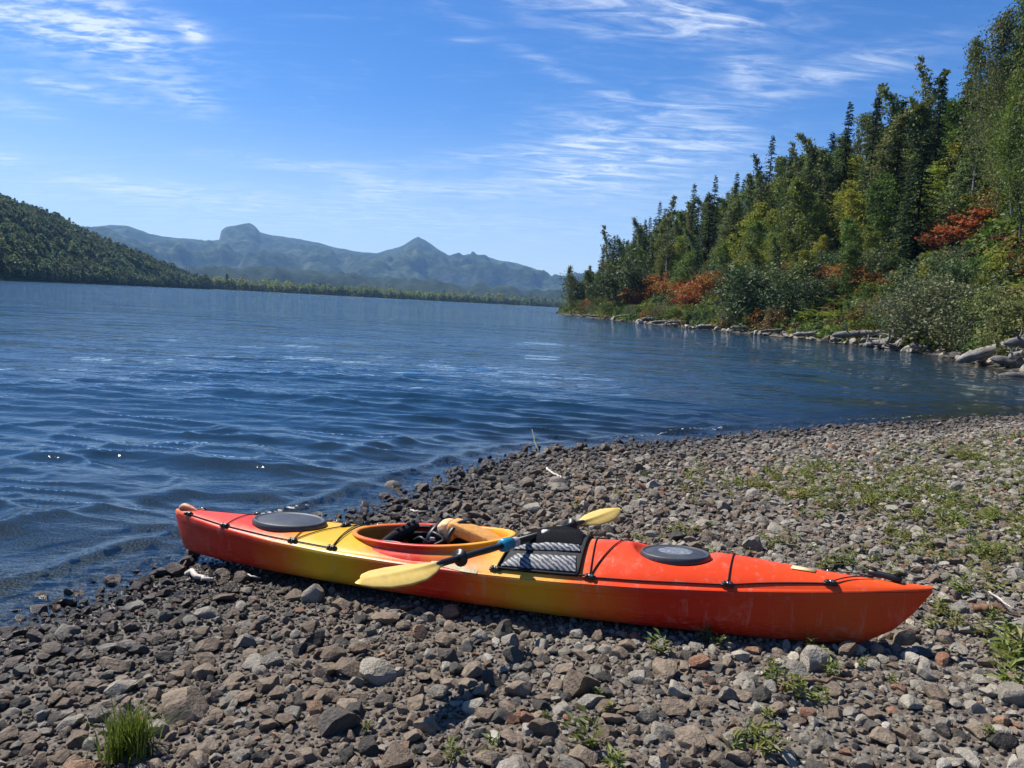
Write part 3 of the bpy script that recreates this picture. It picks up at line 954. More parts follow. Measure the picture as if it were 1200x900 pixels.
strip_on_deck('lettering_strip', DP(505, 660), DP(560, 672), .045, mat_lettering())

# ---------------------------------------------------------------- things lying on the kayak
# deck bag
X0, X1 = DP(577, 672)[0] + .02, DP(678, 672)[0]
BAG_MAT_GREY = None
def mat_reflective():
    m, nt, b = new_mat('grey_reflective_fabric')
    t = nt.nodes.new('ShaderNodeTexCoord')
    wv = NN(nt, 'ShaderNodeTexWave', {'Vector': t.outputs['Object'], 'Scale': 17.0, 'Distortion': 2.6, 'Detail': 2.0, 'Detail Scale': 2.0}, wave_type='BANDS', bands_direction='DIAGONAL')
    n = wv.outputs['Fac']
    nt.links.new(RAMP(nt, n, [(.18, (.03, .031, .034)), (.45, (.15, .155, .165)), (.9, (.27, .275, .29))]), b.inputs['Base Color'])
    b.inputs['Roughness'].default_value = .5
    bn = NN(nt, 'ShaderNodeBump', {'Strength': .5, 'Distance': .006, 'Height': n})
    nt.links.new(bn.outputs[0], b.inputs['Normal'])
    return m
M_REFL = mat_reflective()
M_BAGBLK = simple_mat('bag_black_nylon', (.014, .014, .016), .7, .35, 90, .4, .002)
def mat_mesh_net():
    m = bpy.data.materials.new('black_net'); m.use_nodes = True
    nt = m.node_tree; nt.nodes.clear()
    t = nt.nodes.new('ShaderNodeTexCoord')
    v = NN(nt, 'ShaderNodeTexVoronoi', {'Vector': t.outputs['Object'], 'Scale': 190.0}, feature='DISTANCE_TO_EDGE')
    hole = SMOOTH(nt, v.outputs['Distance'], .10, .16)
    d = NN(nt, 'ShaderNodeBsdfDiffuse', {'Color': (.02, .02, .022, 1)})
    tr = nt.nodes.new('ShaderNodeBsdfTransparent')
    mx = NN(nt, 'ShaderNodeMixShader', {0: MA(nt, 'MULTIPLY', hole, .75), 1: d.outputs[0], 2: tr.outputs[0]})
    o = nt.nodes.new('ShaderNodeOutputMaterial'); nt.links.new(mx.outputs[0], o.inputs[0])
    return m
M_NET = mat_mesh_net()
bag = empty('deck_bag'); bag.matrix_world = KM
tag(bag, 'grey and black mesh deck bag strapped to the kayak in front of the cockpit', 'bag')
def bag_sheet(name, x0, x1, v0, v1, off0, bulge, mat, nu=28, nv=22, thick=.004, seed=0):
    V = []
    for i in range(nu):
        for j in range(nv):
            a = i / (nu - 1); c = j / (nv - 1)
            v = v0 + (v1 - v0) * c
            xs0 = x0 + .05 * max(0, v0 + .95 - (v - v0) * .0) * 0 + .06 * c
            x = xs0 + (x1 - .02 * c - xs0) * a
            k = math.sin(math.pi * a) ** .6 * math.sin(math.pi * c) ** .6
            V.append(deck_pt(x, v, off0 + bulge * k + .005 * k * mnoise.noise(Vector((x * 22, v * 9, seed)))))
    V = np.array(V); top = V.copy(); bot = V.copy(); bot[:, 2] -= thick
    f = grid_faces(nu, nv)
    me = mesh_np(name, np.concatenate([top, bot]), np.concatenate([f[:, ::-1], f + len(V)]), mat)
    return link(name, me, bag)
bag_sheet('base_panel', X0, X1, -.90, .86, .008, .006, M_BAGBLK)
bag_sheet('grey_panel', X0 + .015, X1 - .015, -.86, -.60, .016, .012, M_REFL, seed=2)
bag_sheet('grey_panel', X0 + .035, X1 - .02, -.50, -.34, .020, .018, M_REFL, seed=5)
bag_sheet('net_pocket', X0 + .03, X1 - .03, -.30, .80, .018, .050, M_NET, seed=8)
def piping(pts):
    bm = bmesh.new(); add_tube(bm, pts, .006, 7)
    return link('edge_piping', bm_mesh('edge_piping', bm, M_CORD), bag)
def bagline(x0, x1, v0, v1, off=.016, n=20):
    return [deck_pt(x0 + (x1 - x0) * i / n, v0 + (v1 - v0) * i / n, off) for i in range(n + 1)]
piping(bagline(X0, X1, -.905, -.905)); piping(bagline(X0 + .06, X1 - .02, .86, .86))
piping(bagline(X0, X0 + .06, -.905, .86)); piping(bagline(X1, X1 - .02, -.905, .86))
for (bx, bv, fx, fv) in ((X0, -.90, NB[0][0], NB[0][1]), (X1, -.90, B1[0], B1[1]), (X0 + .06, .85, NB[0][0], -NB[0][1]), (X1 - .02, .85, B1[0], -B1[1])):
    bm = bmesh.new(); add_tube(bm, [deck_pt(bx + (fx - bx) * t, bv + (fv - bv) * t, .014) for t in (0, .33, .66, 1)], .005, 6)
    link('tie_cord', bm_mesh('tie_cord', bm, M_CORD), bag)
# bottle under the net
bt = empty('water_bottle'); bt.matrix_world = KM
tag(bt, 'clear plastic water bottle under the net of the deck bag', 'bottle')
bc = deck_pt(.5 * (X0 + X1) + .055, .08, .022)
def lathe_x(prof, c, yaw, n=20):
    V = []
    for (x, r) in prof:
        for k in range(n):
            a = 2 * math.pi * k / n
            V.append((x, r * math.cos(a), r * math.sin(a)))
    V = np.array(V); cz, sz = math.cos(yaw), math.sin(yaw)
    V = np.stack([V[:, 0] * cz - V[:, 1] * sz + c[0], V[:, 0] * sz + V[:, 1] * cz + c[1], V[:, 2] + c[2]], -1)
    m_ = len(prof)
    F = [(i * n + k, i * n + (k + 1) % n, (i + 1) * n + (k + 1) % n, (i + 1) * n + k) for i in range(m_ - 1) for k in range(n)]
    return V, np.array(F)
V, F = lathe_x([(-.12, .002), (-.118, .022), (-.11, .027), (-.06, .028), (-.05, .025), (-.03, .028), (.05, .028), (.09, .016), (.10, .011)], bc, R(20))
link('bottle_body', mesh_np('bottle_body', V, F, simple_mat('cloudy_plastic', (.52, .55, .57), .25)), bt)
V, F = lathe_x([(.10, .002), (.10, .013), (.12, .013), (.122, .002)], bc, R(20))
link('bottle_cap', mesh_np('bottle_cap', V, F, simple_mat('bottle_cap_plastic', (.35, .38, .42), .4)), bt)

# life vest in the cockpit
vest = empty('life_vest'); vest.matrix_world = KM @ Matrix.Translation((.19, .0, .050)) @ Matrix.Scale(.82, 4)
tag(vest, 'orange life vest with black straps stuffed into the kayak cockpit', 'life vest')
M_VEST = simple_mat('orange_nylon', (.66, .33, .085), .62, .35, 40, .18, .004)
M_VESTP = simple_mat('faded_foam', (.78, .50, .26), .7, .3, 40, .2)
def vest_panel(name, c, size, rot, mat, parent=vest):
    return pad(name, c, size, rot, parent, mat, min(size) * .42, .014)
vp = vest_panel('foam_panel', (2.30, .06, .335), (.40, .27, .075), Euler((R(-6), R(20), R(8))), M_VEST)
vest_panel('foam_panel', (2.10, .02, .36), (.10, .22, .13), Euler((R(-4), R(-20), R(8))), M_VESTP)
vest_panel('collar_lining', (2.04, .0, .30), (.16, .26, .09), Euler((0, R(-30), R(5))), M_SEAT)
for (xx, zt) in ((2.165, .0), (2.02, -.02)):
    bm = bmesh.new()
    P = [(xx, -.13, .27 + zt), (xx, -.128, .36 + zt), (xx + .01, -.05, .425 + zt), (xx + .015, .08, .425 + zt), (xx + .02, .19, .40 + zt), (xx + .02, .20, .30 + zt)]
    P = smooth_curve(P, 5)
    add_tube(bm, P, .008, 6)
    for v in bm.verts: v.co.x = xx + (v.co.x - xx) * 2.4
    link('strap', bm_mesh('strap', bm, M_BLACK), vest)
for k, pts in enumerate(([(1.98, -.05, .34), (2.05, -.12, .37), (2.14, -.15, .34), (2.08, -.17, .30)], [(1.95, .06, .34), (1.99, .0, .385), (2.07, -.06, .37), (2.11, -.11, .31)],
                         [(1.90, -.10, .30), (1.97, -.15, .335), (2.04, -.16, .31), (2.10, -.10, .32)])):
    bm = bmesh.new(); add_tube(bm, smooth_curve(pts, 6), .011, 7)
    link('strap', bm_mesh('strap', bm, M_BLACK), vest)
bm = bmesh.new(); add_box(bm, (2.06, -.155, .335), (.035, .016, .025), None, .004)
link('buckle', bm_mesh('buckle', bm, simple_mat('grey_buckle', (.3, .3, .31), .4)), vest)

# paddle
PN, PF = G(421, 688, .600), G(724, 600, .440)
paddle = empty('paddle')
PD = (PF - PN).normalized()
PLEN = (PF - PN).length
py_ = Vector((0, 0, 1)).cross(PD).normalized(); pz_ = PD.cross(py_)
PM = Matrix((PD, py_, pz_)).transposed().to_4x4(); PM.translation = PN
paddle.matrix_world = PM
tag(paddle, 'double-bladed paddle with yellow blades and black shaft lying across the kayak', 'paddle')
def mat_blade():
    m, nt, b = new_mat('yellow_blade_plastic')
    t = nt.nodes.new('ShaderNodeTexCoord')
    n = NOISE(nt, t.outputs['Object'], 12, 5, .65)
    c = RAMP(nt, n, [(.3, (.66, .44, .085)), (.55, (.74, .53, .13)), (.8, (.60, .40, .10))])
    sp = NOISE(nt, t.outputs['Object'], 70, 2, .5)
    c = MIXC(nt, MA(nt, 'MULTIPLY', SMOOTH(nt, sp, .70, .76), .7), c, (.16, .11, .05))
    nt.links.new(c, b.inputs['Base Color'])
    b.inputs['Roughness'].default_value = .4
    return m
M_BLADE = mat_blade()
def blade(x_tip, sgn, length, width, roll):
    """blade running from its tip inwards along sgn*x, spooned, with a rib down the middle"""
    nu, nv = 30, 17
    V = []
    for side in (1, -1):
        for i in range(nu):
            t = i / (nu - 1)
            w = np.interp(t, [0, .03, .10, .25, .45, .65, .82, .93, 1], [.10, .34, .62, .92, 1.0, .90, .58, .28, .17]) * width / 2
            asym = .16 * width * (1 - t) ** 1.5
            for j in range(nv):
                a = -1 + 2 * j / (nv - 1)
                yy = a * w + asym * (1 - abs(a)) * 0 + asym * .5
                xx = t * length + (.05 * length * a * (1 - t) ** 3)
                zz = .022 * (1 - t) ** 1.6 - .014 * a * a * (w / (width / 2))
                zz += .010 * math.exp(-(a * w / .012) ** 2) * t ** .7 * (1 if side > 0 else .5)
                zz += side * .003 * (1 - abs(a) ** 6 * .85)
                V.append((xx, yy, zz))
    V = np.array(V)
    V[:, 0] = x_tip + sgn * V[:, 0]
    c, s_ = math.cos(roll), math.sin(roll)
    y, z = V[:, 1].copy(), V[:, 2].copy()
    V[:, 1] = y * c - z * s_; V[:, 2] = y * s_ + z * c
    f = grid_faces(nu, nv); n = nu * nv
    F = np.concatenate([f, f[:, ::-1] + n])
    me = mesh_np('blade', V, F, M_BLADE)
    bm = bmesh.new(); bm.from_mesh(me)
    bm.verts.ensure_lookup_table()
    ring = [i * nv for i in range(nu)] + [(nu - 1) * nv + j for j in range(1, nv)] + [i * nv + nv - 1 for i in range(nu - 2, -1, -1)] + [j for j in range(nv - 2, 0, -1)]
    for a, b in zip(ring, ring[1:] + ring[:1]):
        try: bm.faces.new((bm.verts[a], bm.verts[b], bm.verts[b + n], bm.verts[a + n]))
        except ValueError: pass
    bmesh.ops.recalc_face_normals(bm, faces=bm.faces[:])
    bm.to_mesh(me); bm.free()
    for p in me.polygons: p.use_smooth = True
    return link('blade', me, paddle)
BL = .52
blade(0.0, 1, BL, .175, R(10))
blade(PLEN, -1, BL + .02, .135, R(18))
bm = bmesh.new()
add_tube(bm, [(BL - .05, 0, 0), (BL, 0, 0), (PLEN * .5 - .05, 0, 0)], [.013, .0165, .0165], 14)
link('shaft', bm_mesh('shaft', bm, M_BLACK), paddle)
bm = bmesh.new()
add_tube(bm, [(PLEN * .5 - .05, 0, 0), (PLEN - BL, 0, 0), (PLEN - BL + .05, 0, 0)], [.0165, .0165, .013], 14)
link('shaft', bm_mesh('shaft', bm, M_BLACK), paddle)
def drip(x):
    bm = bmesh.new()
    add_tube(bm, [(x - .02, 0, 0), (x - .018, 0, 0), (x - .008, 0, 0), (x - .004, 0, 0), (x + .004, 0, 0), (x + .008, 0, 0), (x + .018, 0, 0), (x + .02, 0, 0)], [.016, .022, .022, .042, .042, .022, .022, .016], 20)
    link('drip_ring', bm_mesh('drip_ring', bm, M_BLACK), paddle)
drip(BL + .135); drip(PLEN - BL - .10)
def px_along(px):
    best = min(range(200), key=lambda i: abs(project(PN + PD * (PLEN * i / 199))[0] - px))
    return PLEN * best / 199
xr = px_along(591); xe = px_along(599)
bm = bmesh.new()
add_tube(bm, [(xr - .025, 0, 0), (xr - .02, 0, 0), (xr + .005, 0, 0), (xe, 0, 0), (xe + .004, 0, 0)], [.017, .032, .036, .033, .017], 18)
link('blue_grip_collar', bm_mesh('blue_grip_collar', bm, simple_mat('blue_plastic', (.012, .21, .34), .4, .5, 60, .3, .002)), paddle)
bm = bmesh.new()
add_tube(bm, [(xe + .004, 0, 0), (xe + .007, 0, 0), (xe + .055, 0, 0), (xe + .058, 0, 0)], [.017, .026, .025, .017], 16)
link('pale_tape_wrap', bm_mesh('pale_tape_wrap', bm, simple_mat('pale_tape', (.55, .50, .48), .6, .4, 50, .5)), paddle)

# ---------------------------------------------------------------- stones of the beach
def rock_mat(name, stops, sat=1.0):
    m, nt, b = new_mat(name)
    geo = nt.nodes.new('ShaderNodeNewGeometry')
    oi = nt.nodes.new('ShaderNodeObjectInfo')
    t = nt.nodes.new('ShaderNodeTexCoord')
    O = t.outputs['Object']
    c = RAMP(nt, oi.outputs['Random'], stops)
    n = NOISE(nt, O, 3.2, 6, .65)
    n2 = NOISE(nt, O, 16, 4, .6)
    c = MIXC(nt, 1.0, c, RAMP(nt, n, [(.25, (.62, .60, .58)), (.5, (1, 1, 1)), (.78, (1.38, 1.34, 1.28))]), 'MULTIPLY')
    c = MIXC(nt, .5, c, RAMP(nt, n2, [(.35, (.66, .65, .64)), (.6, (1.2, 1.2, 1.2))]), 'MULTIPLY')
    sp = NN(nt, 'ShaderNodeSeparateXYZ', {0: geo.outputs['Position']})
    pn = NOISE(nt, geo.outputs['Position'], 2.2, 3, .6)
    lvl = MA(nt, 'ADD', sp.outputs[2], MA(nt, 'MULTIPLY', MA(nt, 'SUBTRACT', pn, .5), .10))
    wet = SMOOTH(nt, lvl, .03, .115, 1.0, 0.0)
    c = MIXC(nt, wet, c, MIXC(nt, 1.0, c, (.34, .32, .31), 'MULTIPLY'))
    nt.links.new(c, b.inputs['Base Color'])
    nt.links.new(MA(nt, 'SUBTRACT', .88, MA(nt, 'MULTIPLY', wet, .58)), b.inputs['Roughness'])
    b.inputs['Specular IOR Level'].default_value = .35
    h = MA(nt, 'ADD', n, MA(nt, 'MULTIPLY', n2, .35))
    bn = NN(nt, 'ShaderNodeBump', {'Strength': .55, 'Distance': .08, 'Height': h})
    nt.links.new(bn.outputs[0], b.inputs['Normal'])
    return m
ROCKM = {
    'grey': rock_mat('grey_stone', [(0, (0.183, 0.165, 0.131)), (.4, (0.262, 0.235, 0.191)), (.75, (0.329, 0.298, 0.240)), (1, (0.232, 0.214, 0.181))]),
    'brown': rock_mat('brown_stone', [(0, (0.146, 0.110, 0.078)), (.5, (0.213, 0.165, 0.118)), (1, (0.256, 0.202, 0.147))]),
    'pale': rock_mat('pale_stone', [(0, (0.354, 0.327, 0.267)), (.6, (0.415, 0.387, 0.323)), (1, (0.464, 0.410, 0.306))]),
    'dark': rock_mat('dark_stone', [(0, (0.046, 0.043, 0.038)), (.5, (0.073, 0.067, 0.057)), (1, (0.095, 0.083, 0.072))]),
    'rust': rock_mat('rusty_stone', [(0, (0.244, 0.125, 0.074)), (.5, (0.268, 0.155, 0.098)), (1, (0.317, 0.208, 0.126))]),
}
def rock_shape(seed, sub, flat, ang):
    r = random.Random(seed)
    bm = bmesh.new()
    bmesh.ops.create_icosphere(bm, subdivisions=sub, radius=1.0)
    planes = []
    for _ in range(ang):
        n = Vector((r.gauss(0, 1), r.gauss(0, 1), r.gauss(0, .8))).normalized()
        planes.append((n, r.uniform(.40, .74)))
    off = Vector((r.uniform(-50, 50), r.uniform(-50, 50), r.uniform(-50, 50)))
    for v in bm.verts:
        p = v.co.copy()
        p *= 1 + .22 * mnoise.noise(p * 1.1 + off)
        for n, d in planes:
            e = p.dot(n) - d
            if e > 0:
                p -= n * e * .985
        p *= 1 + .035 * mnoise.noise(p * 3.4 + off) + .02 * mnoise.noise(p * 9 + off)
        v.co = p
    sx, sy, sz = 1.0, r.uniform(.66, .92), flat * r.uniform(.8, 1.15)
    for v in bm.verts:
        v.co = Vector((v.co.x * sx, v.co.y * sy, v.co.z * sz))
    m = max(v.co.length for v in bm.verts)
    for v in bm.verts: v.co *= .5 / m
    return bm
ROCK_ME = {}
KINDS = ['grey', 'brown', 'pale', 'dark', 'rust']
for ki, k in enumerate(KINDS):
    for j in range(6):
        bm = rock_shape(100 + ki * 10 + j, 3, (.5, .62, .72, .45, .66, .56)[j], (9, 12, 7, 10, 14, 8)[j])
        me = bm_mesh('stone', bm, ROCKM[k], True)
        me.set_sharp_from_angle(angle=R(28))
        ROCK_ME[(k, j)] = me
LOWROCK = bpy.data.collections.new('stone_shapes')
LOWLIST = []
for ki, k in enumerate(KINDS):
    for j in range(3):
        bm = rock_shape(200 + ki * 10 + j, 2, (.5, .66, .58)[j], (8, 11, 7)[j])
        o = bpy.data.objects.new('stone_shape_%02d' % (ki * 3 + j), bm_mesh('stone_low', bm, ROCKM[k], True))
        o.data.set_sharp_from_angle(angle=R(30))
        LOWROCK.objects.link(o)
        LOWLIST.append(k)

def gn_scatter(name, P, rot, scl, idx, coll):
    """one object whose points carry copies of the shapes in coll"""
    me = bpy.data.meshes.new(name)
    me.vertices.add(len(P)); me.vertices.foreach_set('co', np.ascontiguousarray(P, dtype=np.float32).ravel())
    for nm, dat, ty, key in (('rot', rot, 'FLOAT_VECTOR', 'vector'), ('scl', scl, 'FLOAT_VECTOR', 'vector'), ('idx', idx, 'INT', 'value')):
        a = me.attributes.new(nm, ty, 'POINT')
        a.data.foreach_set(key, np.ascontiguousarray(dat, dtype=np.int32 if ty == 'INT' else np.float32).ravel())
    o = link(name, me)
    ng = bpy.data.node_groups.new(name + '_nodes', 'GeometryNodeTree')
    ng.interface.new_socket('Geometry', in_out='INPUT', socket_type='NodeSocketGeometry')
    ng.interface.new_socket('Geometry', in_out='OUTPUT', socket_type='NodeSocketGeometry')
    gi = ng.nodes.new('NodeGroupInput'); go = ng.nodes.new('NodeGroupOutput')
    ci = ng.nodes.new('GeometryNodeCollectionInfo')
    ci.inputs['Collection'].default_value = coll
    ci.inputs['Separate Children'].default_value = True
    ci.inputs['Reset Children'].default_value = True
    iop = ng.nodes.new('GeometryNodeInstanceOnPoints')
    iop.inputs['Pick Instance'].default_value = True
    def na(nm, ty):
        n = ng.nodes.new('GeometryNodeInputNamedAttribute'); n.data_type = ty
        n.inputs['Name'].default_value = nm
        return n.outputs['Attribute']
    L = ng.links.new
    L(gi.outputs[0], iop.inputs['Points']); L(ci.outputs[0], iop.inputs['Instance'])
    L(na('idx', 'INT'), iop.inputs['Instance Index'])
    L(na('rot', 'FLOAT_VECTOR'), iop.inputs['Rotation']); L(na('scl', 'FLOAT_VECTOR'), iop.inputs['Scale'])
    L(iop.outputs[0], go.inputs[0])
    md = o.modifiers.new('scatter', 'NODES'); md.node_group = ng
    tag(o, kind='stuff')
    return o

KMI = np.array(KM.inverted())
def kayak_local(x, y, z):
    P = np.stack([x, y, z, np.ones_like(x)], -1) @ KMI.T
    return P
def build_stones():
    def cells(x0, x1, y0, y1, sp, jit=.48):
        gx = np.arange(x0, x1, sp); gy = np.arange(y0, y1, sp)
        X, Y = np.meshgrid(gx, gy)
        X = X.ravel() + rng.uniform(-jit, jit, X.size) * sp; Y = Y.ravel() + rng.uniform(-jit, jit, Y.size) * sp
        ok = (np.abs(X) < Y * .80 + 1.1)
        return X[ok], Y[ok]
    classes = [(.145, .46, 1.3, 19, .14), (.094, .150, 1.3, 19, .22), (.066, .092, 1.3, 19, .22), (.038, .054, 1.3, 8.5, .30), (.020, .028, 1.4, 5.6, .35)]
    XS, YS, SS = [], [], []
    occ = {}
    cell = .08
    for ci, (size, sp, y0, y1, var) in enumerate(classes):
        X, Y = cells(-6.5, 17, y0, y1, sp)
        s = shore_dist(X, Y)
        q = .8 * X + .3 * Y
        dist = np.hypot(X, Y)
        keep = (s > (-1.3 if size > .05 else -.25)) & (q < 17)
        # coarser on the left and by the water, finer and sparser on the weedy upper beach
        keep &= rng.uniform(0, 1, X.size) < (1.0 if size < .05 else np.clip(.92 - .05 * np.clip(X - 2, 0, 6) + .3 * fbm(X * .8, Y * .8, 2, 8 + ci), .3, 1))
        keep &= (s > 0) | (rng.uniform(0, 1, X.size) < np.exp(s * 2.4) * .8)
        X, Y, s, dist = X[keep], Y[keep], s[keep], dist[keep]
        D = size * np.exp(rng.normal(0, var, X.size))
        if size > .09: D *= np.where((X > 1.5) & (Y > 4), .8, 1.0)
        kl = kayak_local(X, Y, ground_z(X, Y, s))
        inside = (kl[:, 0] > .1) & (kl[:, 0] < 4.2) & (np.abs(kl[:, 1]) < np.interp(kl[:, 0] / KL, _tt, _h) * .8 + D * .3)
        ok = ~(inside & (D > .045))
        X, Y, D = X[ok], Y[ok], D[ok]
        for x, y, d in zip(X, Y, D):
            cx, cy = int(math.floor(x / cell)), int(math.floor(y / cell))
            rr_ = d * .5
            hit = False
            for ax in range(cx - 2, cx + 3):
                for ay in range(cy - 2, cy + 3):
                    for (ox, oy, orr) in occ.get((ax, ay), ()):
                        if (ox - x) ** 2 + (oy - y) ** 2 < (orr * .68 + rr_ * .52) ** 2:
                            hit = True; break
                    if hit: break
                if hit: break
            if hit: continue
            if ci < 4:
                occ.setdefault((cx, cy), []).append((x, y, rr_))
            XS.append(x); YS.append(y); SS.append(d)
    return np.array(XS), np.array(YS), np.array(SS)
SX, SY, SD = build_stones()
S_s = shore_dist(SX, SY); SZ = ground_z(SX, SY, S_s)
n_st = len(SX)
u = rng.uniform(0, 1, n_st)
right = np.clip((SX + .6) / 3.2, 0, 1)
patch = fbm(SX * .5, SY * .5, 2, 66) * .18
p_pale = .012 + .07 * right + patch * .15; p_grey = .22 + .34 * right + patch; p_rust = .03 + .025 * right; p_dark = .17 - .12 * right
kidx = np.where(u < p_pale, 2, np.where(u < p_pale + p_grey, 0, np.where(u < p_pale + p_grey + p_rust, 4, np.where(u < p_pale + p_grey + p_rust + p_dark, 3, 1))))
kidx = np.where((kidx == 2) & (SD > .105), 0, kidx)
# which stones show largest
C_ = (np.stack([SX, SY, SZ - CAM_H], -1)) @ np.array(CAMR)
PXX = 600 + FPX * C_[:, 0] / -C_[:, 2]; PYY = 450 - FPX * C_[:, 1] / -C_[:, 2]
inview = (PXX > 5) & (PXX < 1195) & (PYY > 0) & (PYY < 895)
kl = kayak_local(SX, SY, SZ)
behind = (kl[:, 0] > 0) & (kl[:, 0] < KL) & (kl[:, 1] > -.25) & (kl[:, 1] < .9)
show = np.where(inview & ~behind & (S_s > -.15), SD / -C_[:, 2], 0)
order = np.argsort(-show)
BIG = set(order[:300].tolist())
COLOUR = {'grey': 'mid grey', 'brown': 'dull brown', 'pale': 'pale cream grey', 'dark': 'blackish', 'rust': 'reddish rust coloured'}
SHAPE = ['flattish', 'chunky', 'blocky', 'slab-like', 'many-faceted', 'low rounded']
GT = G(150, 884, .12)                      # the lone grass tuft
def stone_place(x, y, s_):
    lx, ly = float(kayak_local(np.array([x]), np.array([y]), np.array([.1]))[0, 0]), float(kayak_local(np.array([x]), np.array([y]), np.array([.1]))[0, 1])
    if s_ < .5: return 'lying wet at the edge of the lake'
    if math.hypot(x - GT.x, y - GT.y) < .38: return 'beside the lone grass tuft'
    if ly > .3: return 'on the upper beach behind the kayak'
    end = 'stern' if lx < 1.1 else 'cockpit' if lx < 2.5 else 'fore deck' if lx < 3.4 else 'bow'
    if lx > 4.4: return 'beyond the point of the kayak bow'
    if lx < 0: return 'on the gravel beyond the kayak stern'
    return ('close under the kayak ' if ly > -.65 else 'a step out from the kayak ' if ly > -1.25 else 'far out from the kayak ') + end
for i in order[:300]:
    k = KINDS[kidx[i]]
    j = rnd.randrange(6)
    o = bpy.data.objects.new('beach_stone', ROCK_ME[(k, j)])
    COL.objects.link(o)
    d = float(SD[i])
    sc = Vector((d * 1.12, d * rnd.uniform(.95, 1.2), d * rnd.uniform(.9, 1.3)))
    o.scale = sc
    o.rotation_euler = (rnd.gauss(0, .25), rnd.gauss(0, .25), rnd.uniform(0, 6.28))
    o.location = (SX[i], SY[i], SZ[i] + .15 * d)
    size = 'large' if d > .135 else 'fist-sized' if d > .095 else 'small'
    lab = '%s %s %s stone %s' % (size, SHAPE[j], COLOUR[k], stone_place(float(SX[i]), float(SY[i]), float(S_s[i])))
    tag(o, lab, 'stone', k + ' stones on the beach' if S_s[i] >= .5 else 'wet stones at the waterline')
rest = order[300:]
pick = np.array([kidx[i] * 3 + rnd.randrange(3) for i in rest])
dd = SD[rest]
gn_scatter('beach_gravel', np.stack([SX[rest], SY[rest], SZ[rest] + .14 * dd], -1),
           np.stack([rng.normal(0, .28, len(rest)), rng.normal(0, .28, len(rest)), rng.uniform(0, 6.28, len(rest))], -1),
           np.stack([dd * 1.1, dd * rng.uniform(.9, 1.2, len(rest)), dd * rng.uniform(.85, 1.25, len(rest))], -1), pick, LOWROCK)

# ---------------------------------------------------------------- trees and shrubs
def leaf_mat(name, cols, trans=.45, obj_var=.25):
    m = bpy.data.materials.new(name); m.use_nodes = True
    nt = m.node_tree; nt.nodes.clear()
    t = nt.nodes.new('ShaderNodeTexCoord'); oi = nt.nodes.new('ShaderNodeObjectInfo'); geo = nt.nodes.new('ShaderNodeNewGeometry')
    n = NOISE(nt, t.outputs['Object'], .7, 4, .6)
    isl = geo.outputs['Random Per Island']
    f = MA(nt, 'ADD', MA(nt, 'MULTIPLY', n, .6), MA(nt, 'MULTIPLY', isl, .4))
    c = RAMP(nt, f, cols)
    hs = NN(nt, 'ShaderNodeHueSaturation', {'Color': c})
    nt.links.new(SMOOTH(nt, oi.outputs['Random'], 0, 1, .5 - .03 * obj_var * 4, .5 + .02 * obj_var * 4), hs.inputs['Hue'])
    r2 = MA(nt, 'FRACT', MA(nt, 'MULTIPLY', oi.outputs['Random'], 7.31))
    nt.links.new(SMOOTH(nt, r2, 0, 1, 1 - obj_var, 1 + obj_var), hs.inputs['Value'])
    d = NN(nt, 'ShaderNodeBsdfDiffuse', {'Color': hs.outputs[0]})
    tl = NN(nt, 'ShaderNodeBsdfTranslucent', {'Color': hs.outputs[0]})
    mx = NN(nt, 'ShaderNodeMixShader', {0: trans, 1: d.outputs[0], 2: tl.outputs[0]})
    gl = NN(nt, 'ShaderNodeBsdfGlossy', {'Color': (1, 1, 1, 1), 'Roughness': .55})
    mx2 = NN(nt, 'ShaderNodeMixShader', {0: .02, 1: mx.outputs[0], 2: gl.outputs[0]})
    o = nt.nodes.new('ShaderNodeOutputMaterial'); nt.links.new(mx2.outputs[0], o.inputs[0])
    return m
LM = {
    'alder': leaf_mat('alder_leaves', [(.25, (0.051, 0.093, 0.015)), (.55, (0.112, 0.163, 0.027)), (.8, (0.196, 0.240, 0.045))]),
    'cotton': leaf_mat('cottonwood_leaves', [(.25, (0.068, 0.099, 0.027)), (.55, (0.133, 0.166, 0.045)), (.8, (0.281, 0.304, 0.119))]),
    'lime': leaf_mat('yellow_green_leaves', [(.25, (0.128, 0.168, 0.018)), (.55, (0.238, 0.272, 0.033)), (.8, (0.374, 0.384, 0.056))]),
    'fir': leaf_mat('fir_needles', [(.25, (0.015, 0.033, 0.016)), (.55, (0.033, 0.060, 0.026)), (.8, (0.060, 0.093, 0.036))], .12),
    'willow': leaf_mat('willow_leaves', [(.25, (0.067, 0.086, 0.036)), (.55, (0.128, 0.150, 0.068)), (.8, (0.227, 0.236, 0.112))], .25),
    'bush': leaf_mat('bluish_bush_leaves', [(.25, (0.044, 0.077, 0.030)), (.55, (0.088, 0.128, 0.050)), (.8, (0.162, 0.200, 0.085))], .25),
    'red': leaf_mat('red_autumn_leaves', [(.25, (.24, .062, .018)), (.42, (.40, .12, .030)), (.58, (.36, .19, .045)), (.75, (.17, .18, .045))], .4, .15),
    'rusty': leaf_mat('rusty_autumn_leaves', [(.25, (.15, .070, .026)), (.45, (.19, .11, .036)), (.62, (.15, .15, .042)), (.85, (.12, .15, .035))], .4, .15),
    'conifer': leaf_mat('hemlock_needles', [(.25, (.034, .056, .022)), (.55, (.062, .092, .034)), (.8, (.105, .135, .055))], .25),
    'fern': leaf_mat('fern_fronds', [(.25, (0.153, 0.208, 0.019)), (.55, (0.289, 0.336, 0.037)), (.8, (0.442, 0.432, 0.062))]),
    'weed': leaf_mat('weed_leaves', [(.25, (0.095, 0.127, 0.022)), (.55, (0.176, 0.207, 0.040)), (.8, (0.297, 0.287, 0.080))]),
    'grass': leaf_mat('grass_blades', [(.25, (0.076, 0.160, 0.019)), (.55, (0.145, 0.256, 0.031)), (.85, (0.340, 0.352, 0.088))]),
}
